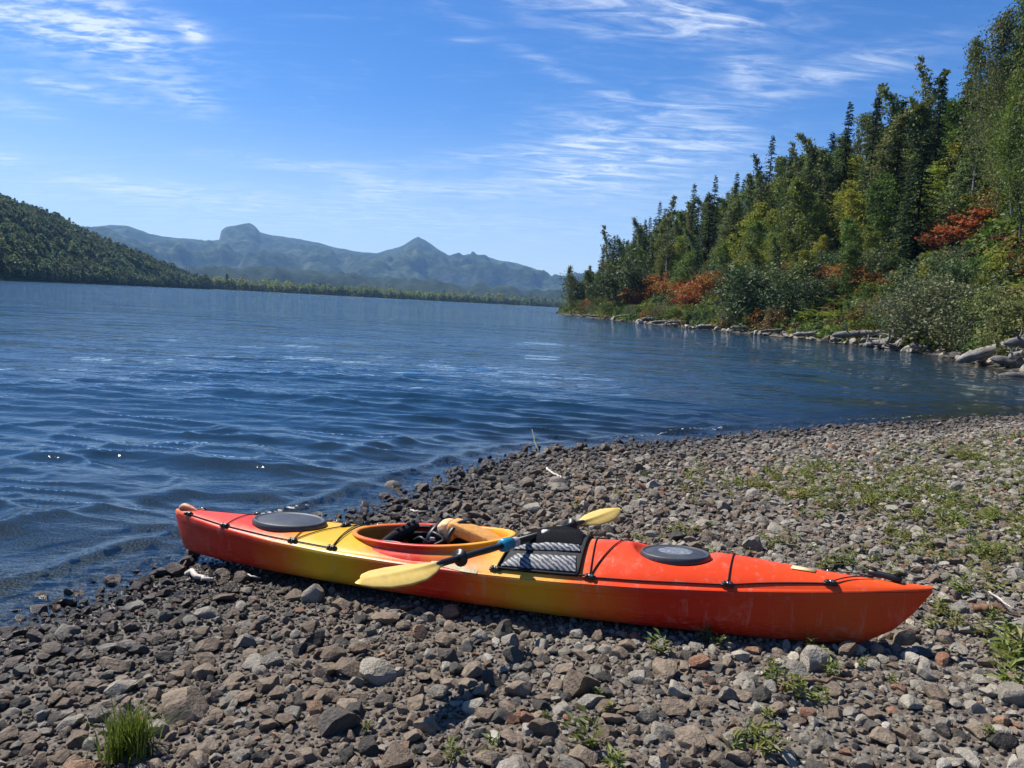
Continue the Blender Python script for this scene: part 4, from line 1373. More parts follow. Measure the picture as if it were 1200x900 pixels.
M_BARK = simple_mat('grey_bark', (.16, .15, .135), .9, .2, 6, .35, .02)
M_DBARK = simple_mat('brown_bark', (.06, .048, .04), .9, .2, 6, .35, .02)

def leaves_mesh(name, C, size, mat, r, up=.35, aspect=1.5, droop=None):
    """one rhombic leaf (two of its corners bent) at every point of C"""
    n = len(C)
    C = np.asarray(C)
    a = r.normal(0, 1, (n, 3)); a[:, 2] *= .8
    a /= np.linalg.norm(a, axis=1, keepdims=True)
    nr = r.normal(0, 1, (n, 3)); nr[:, 2] += up * 3
    b = np.cross(nr, a); b /= np.maximum(np.linalg.norm(b, axis=1, keepdims=True), 1e-6)
    s = size * np.exp(r.normal(0, .28, n))[:, None]
    nn_ = np.cross(a, b)
    V = np.stack([C - a * s * .5, C + b * s * .5 / aspect + nn_ * s * .06, C + a * s * .5 - nn_ * s * .08, C - b * s * .5 / aspect + nn_ * s * .06], 1).reshape(-1, 3)
    F = np.arange(n * 4).reshape(-1, 4)
    return mesh_np(name, V, F, mat, False)

def curve_pts(p0, d, L, bend, n, r):
    pts = [Vector(p0)]; d = Vector(d).normalized()
    for i in range(n):
        d = (d + Vector((r.gauss(0, .12), r.gauss(0, .12), bend / n + r.gauss(0, .06)))).normalized()
        pts.append(pts[-1] + d * (L / n))
    return pts

def make_broadleaf(seed, H, Rc, prof, n_limb, per, leaf, mat, bark, h0=.15, upw=.55, spread=.17, multi=1, leaf_up=.35):
    r = random.Random(seed); nr = np.random.default_rng(seed)
    bm = bmesh.new(); C = []
    lean = Vector((r.gauss(0, .03), r.gauss(0, .03), 1))
    stems = []
    for k in range(multi):
        d = lean if multi == 1 else Vector((r.gauss(0, .42), r.gauss(0, .42), 1))
        st = curve_pts((r.gauss(0, .02 * H) if multi > 1 else 0, r.gauss(0, .02 * H) if multi > 1 else 0, -.15), d, H * (.97 if multi == 1 else r.uniform(.6, .95)), .1, 10, r)
        stems.append(st)
        br = .011 * H / math.sqrt(multi)
        add_tube(bm, st, [br * (1 - .92 * i / 10) + .006 for i in range(11)], 7)
    for j in range(n_limb):
        f = h0 + (1 - h0) * ((j + r.random()) / n_limb) ** .9
        st = stems[j % multi]
        fi = min(f, .985) * 10; i0 = int(fi); base = st[i0].lerp(st[min(i0 + 1, 10)], fi - i0)
        L = Rc * float(np.interp(f, [p[0] for p in prof], [p[1] for p in prof])) * r.uniform(.72, 1.18)
        th = j * 2.399 + r.gauss(0, .3)
        d = Vector((math.cos(th), math.sin(th), upw + .5 * (f - .4) + r.gauss(0, .12)))
        lp = curve_pts(base, d, L, .12, 5, r)
        add_tube(bm, lp, [max(.004, .0032 * H * (1 - f * .75) * (1 - .8 * i / 5)) for i in range(6)], 5, False)
        nclump = max(3, int(3 + L * 2.2))
        for c in range(nclump):
            t = .28 + .72 * (c + r.random()) / nclump
            fi = t * 5; i0 = min(int(fi), 4)
            p = lp[i0].lerp(lp[i0 + 1], fi - i0) + Vector((r.gauss(0, .13 * L), r.gauss(0, .13 * L), r.gauss(0, .10 * L)))
            k = max(3, int(per * r.uniform(.5, 1.5)))
            sg = spread * Rc * r.uniform(.5, 1.05)
            q = nr.normal(0, 1, (k, 3)) * np.array([sg, sg, sg * .62]) + np.array(p)
            C.append(q)
    C = np.concatenate(C); C = C[C[:, 2] > .05 * H * h0]
    return bm_mesh('trunk', bm, bark), leaves_mesh('crown', C, leaf, mat, nr, leaf_up)

def make_fir(seed, H, Rc, levels, mat, leaf=.26):
    r = random.Random(seed); nr = np.random.default_rng(seed)
    bm = bmesh.new()
    add_tube(bm, [(0, 0, -.2), (0, 0, H * .5), (0, 0, H)], [.014 * H, .008 * H, .004], 7)
    V = []; n = 0
    for l in range(levels):
        f = .07 + .92 * l / levels + r.gauss(0, .006)
        z = f * H
        L0 = Rc * (1 - f) ** .82 * (1.0 if f > .18 else .75) + .10
        nb = int(7 + 4 * (1 - f))
        for k in range(nb):
            th = 6.283 * k / nb + r.random() * .8 + l
            L = L0 * r.uniform(.5, 1.25)
            z = f * H + r.gauss(0, .42 * H / levels)
            dz = .28 * (f - .35)
            m_ = max(3, int(L / .20))
            for i in range(m_):
                t = (i + .6) / m_
                cx, cy = math.cos(th) * L * t, math.sin(th) * L * t
                cz = z + dz * L * t - .22 * L * t * t + r.gauss(0, .03)
                for sgn in (-1, 1, 0):
                    a2 = th + sgn * .75 + r.gauss(0, .15)
                    ln = leaf * r.uniform(.8, 1.5) * (1 - .35 * t); w = ln * .30
                    ax, ay = math.cos(a2), math.sin(a2)
                    dzl = -.28 * ln + r.gauss(0, .05)
                    V += [(cx, cy, cz), (cx + ax * ln * .5 - ay * w, cy + ay * ln * .5 + ax * w, cz + dzl * .4 + r.gauss(0, .03)),
                          (cx + ax * ln, cy + ay * ln, cz + dzl), (cx + ax * ln * .5 + ay * w, cy + ay * ln * .5 - ax * w, cz + dzl * .4 + r.gauss(0, .03))]
    V = np.array(V)
    return bm_mesh('trunk', bm, M_DBARK), mesh_np('crown', V, np.arange(len(V)).reshape(-1, 4), mat, False)

P_TALL = [(0, .2), (.15, .75), (.35, 1.0), (.6, .82), (.8, .5), (.93, .22), (1, .06)]
P_OVAL = [(0, .4), (.2, .9), (.45, 1.0), (.7, .85), (.88, .5), (1, .15)]
P_BUSH = [(0, .7), (.25, 1.0), (.55, .95), (.8, .7), (1, .3)]
PROTO = {}
def reg(kind, i, H, pair): PROTO[(kind, i)] = (H, pair)
for i in range(3):
    reg('alder', i, 11, make_broadleaf(300 + i, 11, 2.5, P_OVAL, 46, 13, .27, LM['alder'], M_BARK, .12, .5))
    reg('cotton', i, 13, make_broadleaf(320 + i, 13, 2.0, P_TALL, 52, 12, .24, LM['cotton'], M_BARK, .14, .8, .15))
for i in range(2):
    reg('skytree', i, 12, make_broadleaf(335 + i, 12, 1.8, P_TALL, 34, 9, .22, LM['cotton'], M_BARK, .25, .85, .11))
    reg('lime', i, 9, make_broadleaf(340 + i, 9, 2.2, P_OVAL, 38, 13, .25, LM['lime'], M_BARK, .12, .5))
    reg('fir', i, 12, make_fir(350 + i, 12, 2.9, 34, LM['fir']))
    reg('conifer', i, 12, make_fir(355 + i, 12, 2.0, 36, LM['conifer'], .24))
    reg('bush', i, 4.5, make_broadleaf(360 + i, 4.5, 2.0, P_BUSH, 34, 17, .19, LM['bush'], M_BARK, .08, .35, .20, 4))
    reg('willow', i, 4.0, make_broadleaf(370 + i, 4.0, 2.0, P_BUSH, 40, 24, .13, LM['willow'], M_BARK, .06, .45, .20, 5))
    reg('red', i, 3.0, make_broadleaf(380 + i, 3.0, 1.5, P_BUSH, 26, 14, .20, LM['red'], M_DBARK, .08, .5, .2, 4))
    reg('rusty', i, 3.0, make_broadleaf(390 + i, 3.0, 1.6, P_BUSH, 26, 14, .18, LM['rusty'], M_DBARK, .08, .5, .2, 4))
    reg('greenbush', i, 3.2, make_broadleaf(400 + i, 3.2, 1.7, P_BUSH, 30, 17, .19, LM['alder'], M_DBARK, .06, .4, .2, 4))
reg('bigtree', 0, 18, make_broadleaf(415, 18, 3.6, P_OVAL, 66, 20, .21, LM['cotton'], M_BARK, .16, .7, .15))
reg('bigtree', 1, 18, make_broadleaf(416, 18, 3.3, P_TALL, 66, 20, .21, LM['alder'], M_BARK, .16, .7, .15))
reg('bigleaf', 0, 6.5, make_broadleaf(410, 6.5, 2.2, P_BUSH, 44, 20, .21, LM['cotton'], M_BARK, .05, .5, .16, 4))

def make_fern(seed, H, n, mat):
    r = random.Random(seed); V = []
    for k in range(n):
        th = r.uniform(0, 6.28); L = H * r.uniform(.8, 1.4); el_ = r.uniform(.5, 1.2)
        bx, by = r.gauss(0, H * .5), r.gauss(0, H * .5)
        for i in range(14):
            t = (i + .5) / 14
            x = bx + math.cos(th) * L * t * .8; y = by + math.sin(th) * L * t * .8; z = L * (el_ * t - .75 * t * t) + .03
            w = L * .20 * (1 - t) ** .7 * min(1, t * 6)
            for sg in (-1, 1):
                px_, py_2 = -math.sin(th) * sg, math.cos(th) * sg
                l2 = L * .045
                c_, s_ = math.cos(th), math.sin(th)
                V += [(x, y, z), (x + px_ * w * .5 + c_ * l2, y + py_2 * w * .5 + s_ * l2, z - .02 * w), (x + px_ * w + c_ * l2 * .6, y + py_2 * w + s_ * l2 * .6, z - .25 * w), (x + px_ * w * .5 - c_ * l2 * .5, y + py_2 * w * .5 - s_ * l2 * .5, z - .03 * w)]
    V = np.array(V)
    return mesh_np('frond_crown', V, np.arange(len(V)).reshape(-1, 4), mat, False)
FERN = [make_fern(420 + i, 1.0, 46, LM['fern']) for i in range(2)]

TINFO = {
    'alder': ('alder_tree', 'rounded mid green leafy tree', 'tree'),
    'cotton': ('cottonwood_tree', 'slender grey green leafy tree', 'tree'),
    'skytree': ('cottonwood_tree', 'thin open crowned tree', 'tree'),
    'lime': ('birch_tree', 'yellow green leafy tree', 'tree'),
    'fir': ('fir_tree', 'dark blue green conical fir', 'tree'),
    'conifer': ('hemlock_tree', 'slim pointed mid green conifer', 'tree'),
    'bush': ('alder_bush', 'dense bluish green bush', 'bush'),
    'willow': ('willow_bush', 'grey green willow bush', 'bush'),
    'red': ('maple_shrub', 'bright red autumn shrub', 'shrub'),
    'rusty': ('maple_shrub', 'rusty brown autumn shrub', 'shrub'),
    'greenbush': ('leafy_bush', 'low fresh green bush', 'bush'),
    'bigtree': ('cottonwood_tree', 'tall full crowned leafy tree', 'tree'),
    'bigleaf': ('poplar_sapling', 'leafy poplar sapling with pale shining leaves beside the driftwood pile', 'bush'),
}
GROUPS = {'alder': 'leafy trees on the slope', 'cotton': 'tall slender trees on the slope', 'skytree': 'open crowned trees on the skyline', 'lime': 'yellow green trees on the slope', 'fir': 'firs on the slope', 'conifer': 'slim conifers on the slope',
          'bush': 'bluish bushes on the slope', 'willow': 'willow bushes by the shore', 'red': 'red autumn shrubs', 'rusty': 'rusty autumn shrubs', 'greenbush': 'low green bushes', 'bigleaf': 'poplar saplings by the driftwood', 'bigtree': 'tall full crowned trees on the slope'}
def slope_place(x, y):
    s_ = float(shore_dist([x], [y])[0])
    hgt = 'low on the slope' if s_ < 9 else 'half way up the slope' if s_ < 22 else 'high on the slope'
    a_ = 600 + FPX * x / y
    mark = 'by the wooded point' if a_ < 715 else 'above the red shrubs' if a_ < 860 else 'above the bluish bushes' if a_ < 928 else 'above the ferns' if a_ < 1000 else 'around the large dark fir' if a_ < 1100 else 'above the driftwood pile'
    return hgt + ' ' + mark, s_
def plant(kind, x, y, h, label=None, wide=1.0, dz=-.1):
    ids = [k for k in PROTO if k[0] == kind]
    H, (tm, cm) = PROTO[rnd.choice(ids)]
    name, lab, cat = TINFO[kind]
    e = empty(name, (x, y, gz(x, y) + dz), rnd.uniform(0, 6.28))
    k = h / H
    e.scale = (k * wide, k * wide, k)
    link('trunk', tm, e); link('crown', cm, e)
    if kind != 'bigleaf' and not label:
        size = 'short ' if h < (4 if cat == 'tree' else 2.2) else 'towering ' if h > 14 else ''
        lab = size + lab + ' ' + slope_place(x, y)[0]
    tag(e, label or lab, cat, None if label else GROUPS[kind])
    return e
def place_px(px, base_py, dmax=260, dmin=20):
    """the spot on the hillside seen at that pixel"""
    a, _ = px_az_el(px, 400)
    D = np.arange(dmin, dmax, .5)
    X, Y = D * math.sin(a), D * math.cos(a)
    S = shore_dist(X, Y); Z = ground_z(X, Y, S)
    C = np.stack([X, Y, Z - CAM_H], -1) @ np.array(CAMR)
    PY = 450 - FPX * C[:, 1] / -C[:, 2]
    hit = np.nonzero((S >= .3) & (.8 * X + .3 * Y >= 18) & (PY <= base_py))[0]
    if not len(hit): return None
    i = int(hit[0])
    return float(X[i]), float(Y[i]), float(Z[i]), float(D[i])
def h_for(px_top, x, y, z):
    """tree height that brings its top to that pixel row"""
    d = math.hypot(x, y)
    lo, hi = .5, 40
    for _ in range(30):
        m_ = (lo + hi) / 2
        if project((x, y, z + m_))[1] > px_top: lo = m_
        else: hi = m_
    return lo

SKY_X = [640, 655, 668, 680, 690, 700, 712, 722, 735, 748, 762, 776, 788, 800, 812, 824, 836, 848, 860, 872, 885, 897, 908, 920, 932, 945, 957, 970, 985, 1000, 1015, 1030, 1046, 1060, 1072, 1088, 1104, 1118, 1135, 1150, 1168, 1185, 1200, 1260]
SKY_Y = [345, 330, 305, 285, 263, 285, 275, 258, 272, 252, 240, 218, 232, 220, 232, 212, 225, 208, 205, 195, 165, 176, 180, 170, 178, 160, 140, 125, 102, 118, 128, 118, 58, 85, 92, 58, 45, 28, 42, 30, 5, -15, -35, -80]
SKY_Y = [v - float(np.interp(u_, [690, 800, 1100, 1200], [0, 8, 8, 0])) for u_, v in zip(SKY_X, SKY_Y)]
fixed = []
def fix(kind, px, base, top, label=None, wide=1.0):
    r_ = place_px(px, base)
    if r_ is None: return
    x, y, z, d = r_
    h = h_for(top, x, y, z) * (1.15 if kind in ('red', 'rusty') else 1.0)
    plant(kind, x, y, h, label, wide)
    fixed.append((x, y, h * .22))
fix('fir', 1060, 318, 158, 'large dark fir standing alone above the grey willow on the slope', 1.15)
fix('fir', 820, 318, 225); fix('fir', 838, 312, 235); fix('fir', 942, 300, 205); fix('fir', 920, 310, 215); fix('fir', 668, 352, 290); fix('fir', 690, 345, 264)
fix('red', 744, 362, 336, 'crimson shrub just above the rocks of the far shoreline', 1.1)
for (px, b, t) in [(766, 345, 322), (781, 350, 326), (758, 356, 334), (1000, 342, 304), (935, 332, 300), (972, 338, 306), (1012, 350, 318), (945, 345, 316), (772, 340, 318), (852, 336, 308), (798, 352, 326), (824, 340, 314), (806, 358, 330), (818, 360, 322), (830, 350, 316), (842, 345, 314), (812, 368, 338)]:
    fix('red', px, b, t, None, 1.15)
for (px, b, t, l_) in [(1112, 290, 252, 'orange red shrub glowing among green trees beside the large dark fir'), (1104, 300, 262, 'low red shrub just below the orange red one beside the large fir'), (1126, 276, 240, 'red shrub uphill of the orange red one beside the large fir')]:
    fix('red', px, b, t, l_, 1.2)
for (px, b, t) in [(1140, 262, 228), (1155, 250, 216), (985, 350, 315), (958, 352, 316), (1035, 365, 330), (850, 340, 312), (722, 366, 346), (735, 360, 342), (1010, 350, 318), (975, 342, 308), (1020, 385, 350), (790, 362, 340), (1165, 240, 205), (925, 345, 305)]:
    fix('rusty', px, b, t, None, 1.1)
fix('willow', 1088, 404, 312, 'big grey green willow overhanging the driftwood at the shore', 1.15)
fix('willow', 1128, 410, 308, 'grey leaved willow spreading beside the driftwood logs', 1.2)
for (px, b, t) in [(1060, 398, 332), (1108, 398, 300), (1040, 388, 340), (1150, 412, 330)]: fix('willow', px, b, t)
for (px, b, t) in [(885, 380, 290), (905, 378, 285), (865, 376, 318), (875, 382, 330), (915, 383, 320), (735, 366, 288), (700, 362, 320), (680, 360, 315), (660, 358, 325)]: fix('bush', px, b, t)
for (px, b, t) in [(1170, 280, -2), (1190, 285, -50), (1216, 300, -90), (1146, 262, 26), (1120, 240, 26), (1182, 300, 70), (1232, 330, -40)]: fix('bigtree', px, b, t, None, .72)
fix('bigleaf', 1188, 424, 318); fix('bigleaf', 1215, 430, 300); fix('bigleaf', 1168, 415, 335)
for (px, b, t) in [(1098, 238, 165), (1082, 250, 180), (880, 300, 235), (790, 318, 275), (858, 318, 240), (775, 322, 282), (1000, 300, 215)]: fix('lime', px, b, t)
# trees that make the skyline
for i, (px, top) in enumerate(zip(SKY_X, SKY_Y)):
    base = top + float(np.interp(px, [640, 800, 1000, 1200], [42, 92, 150, 190]))
    kind = ['skytree', 'conifer', 'cotton', 'conifer', 'skytree', 'cotton', 'conifer'][i % 7] if px > 700 else ['cotton', 'conifer'][i % 2]
    if px in (640, 655, 690, 680): continue
    r_ = place_px(px, max(base, top + 20), 300)
    if r_ is None: r_ = place_px(px, base + 40, 300)
    if r_ is None: continue
    x, y, z, d = r_
    h = h_for(top, x, y, z)
    if 4 < h < 30:
        plant(kind, x, y, h, None, .92)
        fixed.append((x, y, 1.8))
# the rest of the slope, thinned to what can be seen
cand = []
for _ in range(14000):
    t_ = rnd.random()
    y = 18 + 210 * t_ ** 1.25
    x = rnd.uniform(10, 112)
    cand.append((x, y))
cx_ = np.array(cand)
cs = shore_dist(cx_[:, 0], cx_[:, 1])
cq = .8 * cx_[:, 0] + .3 * cx_[:, 1]
cz = ground_z(cx_[:, 0], cx_[:, 1], cs)
ok = (cs > 1.6) & (cs < 62) & (cq > 20.5)
cx_, cs, cz = cx_[ok], cs[ok], cz[ok]
cd = np.hypot(cx_[:, 0], cx_[:, 1])
buf = {}
KEEP = [(1040, 1082, 165, 316), (1098, 1165, 215, 298), (740, 848, 318, 362), (932, 988, 352, 384)]
kept = []
placed_grid = list(fixed)
n_by = {}
for i in np.argsort(cd):
    x, y = cx_[i]; s = cs[i]; d = cd[i]; z = cz[i]
    pr = project((x, y, z))
    if pr is None or pr[0] > 1290 or pr[0] < 630: continue
    u_ = rnd.random()
    if s < 4.5:
        kind = 'greenbush' if u_ < .45 else 'willow' if u_ < .62 else 'bush' if u_ < .8 else 'rusty' if u_ < .93 else 'red'
        h = rnd.uniform(1.6, 3.4)
    elif s < 11:
        kind = 'bush' if u_ < .25 else 'greenbush' if u_ < .35 else 'alder' if u_ < .68 else 'lime' if u_ < .80 else 'rusty' if u_ < .86 else 'fir' if u_ < .92 else 'cotton'
        h = {'bush': rnd.uniform(3.5, 6), 'greenbush': rnd.uniform(2.5, 4), 'alder': rnd.uniform(5, 9), 'lime': rnd.uniform(4, 7), 'rusty': rnd.uniform(2, 3.5), 'fir': rnd.uniform(5, 9), 'cotton': rnd.uniform(6, 10)}[kind]
    else:
        kind = 'alder' if u_ < .34 else 'cotton' if u_ < .58 else 'lime' if u_ < .66 else 'fir' if u_ < .75 else 'conifer' if u_ < .95 else 'bush'
        h = {'alder': rnd.uniform(7, 12), 'cotton': rnd.uniform(8, 14), 'lime': rnd.uniform(6, 9), 'fir': rnd.uniform(7, 13), 'conifer': rnd.uniform(8, 14), 'bush': rnd.uniform(4, 6)}[kind]
    rad = h * .2 + .5
    if any((x - a) ** 2 + (y - b) ** 2 < (.62 * (rad + c)) ** 2 for (a, b, c) in placed_grid): continue
    lim = float(np.interp(pr[0], SKY_X, SKY_Y)) + rnd.uniform(6, 26)
    for (bx0, bx1, by0, by1) in KEEP:
        if bx0 - 8 < pr[0] < bx1 + 8 and pr[1] > by1 - 2: lim = max(lim, by1 - 10)
    if lim > pr[1] - 4: continue
    hm_ = h_for(lim, x, y, z)
    if hm_ < 1.0: continue
    if hm_ < 3.4 and kind not in ('greenbush', 'willow', 'bush', 'rusty', 'red'): kind = rnd.choice(['greenbush', 'bush', 'greenbush', 'rusty'])
    h = min(h, hm_)
    top = project((x, y, z + h))[1]
    w = FPX * h * .2 / d
    cols = range(int((pr[0] - w) // 6), int((pr[0] + w) // 6) + 1)
    gain = sum(1 for c in cols if top < buf.get(c, 1e9) - 5)
    if gain < max(1, .4 * len(cols)): continue
    for c in cols:
        buf[c] = min(buf.get(c, 1e9), top + .22 * (pr[1] - top))
    placed_grid.append((x, y, rad)); kept.append(kind); n_by[kind] = n_by.get(kind, 0) + 1
    plant(kind, x, y, h)
print('slope trees', len(kept), n_by, 'fixed', len(fixed))
# undergrowth covering the slope between the trees
UC = bpy.data.collections.new('undergrowth_shapes')
for k, (mk, sz) in enumerate([('alder', .16), ('bush', .16), ('lime', .15), ('rusty', .14), ('alder', .15)]):
    r9 = np.random.default_rng(900 + k)
    C9 = r9.normal(0, 1, (230, 3)); C9 /= np.linalg.norm(C9, axis=1, keepdims=True)
    C9 = C9 * (r9.uniform(.45, 1, 230) ** .5)[:, None] * np.array([.9, .9, .75]); C9[:, 2] = np.abs(C9[:, 2])
    UC.objects.link(bpy.data.objects.new('undergrowth_shape_%d' % k, leaves_mesh('undergrowth_shape', C9, sz * 1.25, LM[mk], r9, .3)))
ux = rng.uniform(12, 105, 60000); uy = 18 + 205 * rng.uniform(0, 1, 60000) ** 1.2
us = shore_dist(ux, uy)
ok = (us > 1.3) & (us < 60) & (.8 * ux + .3 * uy > 19.5) & (ux / uy < .86)
ux, uy, us = ux[ok][:9000], uy[ok][:9000], us[ok][:9000]
nu_ = len(ux)
ui = np.clip((rng.uniform(0, 1, nu_) + .5 * fbm(ux * .12, uy * .12, 2, 61)) * 5, 0, 4.99).astype(int)
uh = rng.uniform(.7, 1.7, nu_) * (1 + .3 * np.clip(np.hypot(ux, uy) / 100, 0, 1))
o = gn_scatter('hillside_undergrowth', np.stack([ux, uy, ground_z(ux, uy, us) - .1], -1), np.stack([np.zeros(nu_), np.zeros(nu_), rng.uniform(0, 6.28, nu_)], -1), np.stack([uh, uh, uh * rng.uniform(.6, 1.1, nu_)], -1), ui, UC)
tag(o, 'mixed green undergrowth covering the slope between the trees', 'undergrowth')
# ferns above the shore rocks
for k in range(13):
    px = 930 + 60 * rnd.random(); base = 388 - rnd.random() * 26
    r_ = place_px(px, base)
    if r_ is None: continue
    x, y, z, d = r_
    o = link('fern', FERN[k % 2]); o.location = (x, y, z - .03); o.rotation_euler = (0, 0, rnd.uniform(0, 6))
    s_ = rnd.uniform(1.0, 1.7); o.scale = (s_, s_, s_)
    tag(o, 'bright yellow green fern above the rocks at the foot of the slope', 'fern', 'ferns on the bank')

# ---------------------------------------------------------------- rocks and driftwood along the wooded shore
def mat_drift():
    m, nt, b = new_mat('weathered_wood')
    t = nt.nodes.new('ShaderNodeTexCoord'); oi = nt.nodes.new('ShaderNodeObjectInfo')
    mp = NN(nt, 'ShaderNodeMapping', {'Vector': t.outputs['Object'], 'Scale': (.7, 8, 8)})
    n = NOISE(nt, mp.outputs[0], 2.2, 6, .7, .5)
    c = RAMP(nt, n, [(.34, (.045, .040, .034)), (.46, (.17, .155, .135)), (.58, (.27, .25, .22)), (.75, (.38, .355, .32))])
    hs = NN(nt, 'ShaderNodeHueSaturation', {'Color': c})
    nt.links.new(SMOOTH(nt, oi.outputs['Random'], 0, 1, .6, 1.25), hs.inputs['Value'])
    nt.links.new(hs.outputs[0], b.inputs['Base Color']); b.inputs['Roughness'].default_value = .85
    bn = NN(nt, 'ShaderNodeBump', {'Strength': .8, 'Distance': .04, 'Height': n}); nt.links.new(bn.outputs[0], b.inputs['Normal'])
    return m
M_DRIFT = mat_drift()
def log_mesh(seed, L, r0, r1, stubs=2, roots=False, bend=.06):
    r = random.Random(seed); bm = bmesh.new()
    n = 22
    pts = [Vector((L * (i / n - .5), L * bend * math.sin(3.0 * i / n + seed) * .5 + r.gauss(0, r0 * .08), L * bend * .35 * math.sin(2.2 * i / n + seed * 2) + r.gauss(0, r0 * .05))) for i in range(n + 1)]
    rad = [(r0 + (r1 - r0) * i / n) * (1 + .12 * mnoise.noise(Vector((i * .45, seed * 3.1, 0)))) for i in range(n + 1)]
    for i, k in enumerate((.25, .62, .85)):           # broken, tapering ends
        rad[i] *= k * r.uniform(.8, 1.1); rad[-1 - i] *= k * r.uniform(.6, 1.0)
    add_tube(bm, pts, rad, 16)
    for k in range(stubs + 1):
        i = r.randint(3, n - 4); a = r.uniform(.3, 2.8)
        d = Vector((r.uniform(-.6, .9), math.cos(a), abs(math.sin(a)) * .8)).normalized()
        l = r.uniform(1.6, 5) * rad[i]
        q = pts[i] + d * l + Vector((r.gauss(0, .2) * l, r.gauss(0, .2) * l, -.05 * l))
        add_tube(bm, smooth_curve([pts[i], pts[i] + d * l * .55, q], 3), [rad[i] * c for c in (.42, .36, .28, .22, .15, .10, .04)], 7)
    if roots:
        for k in range(9):
            a = 6.28 * k / 9 + r.gauss(0, .25)
            d = Vector((-.5, math.cos(a), math.sin(a)))
            l = rad[3] * r.uniform(1.5, 3.6)
            add_tube(bm, smooth_curve([pts[0] + Vector((rad[3], 0, 0)), pts[0] + d * l * .5, pts[0] + d * l + Vector((r.gauss(0, .15), r.gauss(0, .25) * l, r.gauss(0, .25) * l))], 3), [rad[3] * c for c in (.55, .46, .36, .28, .2, .12, .04)], 7)
    for v in bm.verts:
        g = mnoise.noise(Vector((v.co.x * .8, v.co.y * 7 / r0 * .3, v.co.z * 7 / r0 * .3)) + Vector((seed, 0, 0)))
        g2 = mnoise.noise(Vector((v.co.x * 2.5, v.co.y * 3 / r0, v.co.z * 3 / r0)) + Vector((seed, 5, 0)))
        v.co.y *= 1 + .20 * g + .10 * g2; v.co.z *= 1 + .20 * g + .10 * g2
    return bm_mesh('driftwood_log', bm, M_DRIFT)
def shore_range(px):
    """distance from the camera at which the line of sight over that pixel column meets the wooded shore"""
    a_, _ = px_az_el(px, 400)
    D = np.arange(22, 250, .25)
    S = shore_dist(D * math.sin(a_), D * math.cos(a_))
    i = np.nonzero((S >= 0) & (.8 * D * math.sin(a_) + .3 * D * math.cos(a_) > 18))[0]
    return float(D[i[0]]) if len(i) else 200.0
def at_range(px, py, d):
    v = px_dir(px, py); k = d / math.hypot(v.x, v.y)
    return Vector((v.x * k, v.y * k, CAM_H + v.z * k))
def log_between(seed, a, b, off_a, off_b, r0, r1, label, group=None, name='driftwood_log', stubs=2, roots=False, bend=.06):
    d0 = shore_range(.5 * (a[0] + b[0]))
    A = at_range(a[0], a[1], d0 + off_a); B = at_range(b[0], b[1], d0 + off_b)
    for P in (A, B): P.z = max(P.z, max(gz(P.x, P.y), -.05) + r1 * .5)
    L = (B - A).length
    o = link(name, log_mesh(seed, L, r0, r1, stubs, roots, bend))
    d = (B - A).normalized()
    o.matrix_world = Matrix.Translation((A + B) / 2) @ d.to_track_quat('X', 'Z').to_matrix().to_4x4()
    tag(o, label, 'log', group)
    return o
def on_shore_px(px, py, z):
    return G(px, py, z)
log_between(1, (1122, 429), (1206, 397), -0.6, 0.8, .24, .34, 'large grey weathered log sloping into the water at the shore corner', None, 'driftwood_log', 3)
log_between(2, (1170, 440), (1240, 446), -1.6, -1.4, .13, .16, 'pale bleached log lying lowest at the water beside the large log', None, 'driftwood_log', 1)
log_between(3, (1176, 402), (1250, 396), 1.2, 1.4, .16, .2, 'whitish log lying on top of the driftwood pile', None, 'driftwood_log', 2)
log_between(4, (1160, 421), (1218, 428), 0.0, 0.2, .18, .22, 'grey log wedged under the large sloping log', None, 'driftwood_log', 3)
log_between(5, (1190, 412), (1198, 430), 0.3, 0.0, .14, .12, 'short upright stump leaning in the driftwood pile', None, 'driftwood_stump', 3, True)
log_between(12, (1182, 418), (1212, 412), 0.1, 0.3, .16, .12, 'twisted branch lying across the driftwood pile', None, 'driftwood_branch', 4)
log_between(13, (1144, 424), (1172, 418), -0.3, 0.2, .10, .06, 'thin dark branch beside the large sloping log', None, 'driftwood_branch', 3)
log_between(6, (975, 392), (1044, 391), 0.8, 1.0, .26, .22, 'long straight grey log lying along the rocky shore', None, 'driftwood_log', 1)
log_between(7, (1034, 409), (1052, 392), -0.3, 0.6, .34, .22, 'whitish leaning root stump beside the willow', None, 'driftwood_stump', 3, True)
log_between(8, (1052, 408), (1062, 396), -0.2, 0.5, .36, .25, 'grey gnarled stump next to the whitish leaning stump', None, 'driftwood_stump', 3, True)
log_between(9, (1012, 405), (1040, 400), -0.3, 0.0, .28, .22, 'curved grey log at the waterline near the stumps', None, 'driftwood_log', 3)
log_between(14, (1066, 404), (1090, 408), 0.3, 0.2, .2, .16, 'grey log in the shade of the willow', None, 'driftwood_log', 3)
log_between(10, (815, 384), (848, 383), 0.2, 0.6, .30, .22, 'bleached log lying among rocks along the far part of the shore', None, 'driftwood_log', 2)
log_between(11, (752, 374), (770, 373.5), 0.3, 0.6, .30, .24, 'pale log on rocks below the crimson shrub', None, 'driftwood_log', 2)
for k, (px, py) in enumerate([(796, 376), (1020, 398), (985, 399), (945, 391), (905, 388), (868, 384), (835, 381), (782, 377), (735, 371), (700, 369)]):
    wpx = rnd.uniform(9, 20)
    log_between(30 + k, (px - wpx, py + rnd.uniform(-1, 1.5)), (px + wpx, py + rnd.uniform(-2, 1)), .1, .5, rnd.uniform(.12, .24), rnd.uniform(.08, .16), 'small grey driftwood log among the shore rocks', 'small logs among the shore rocks', 'driftwood_log', rnd.randint(0, 3))
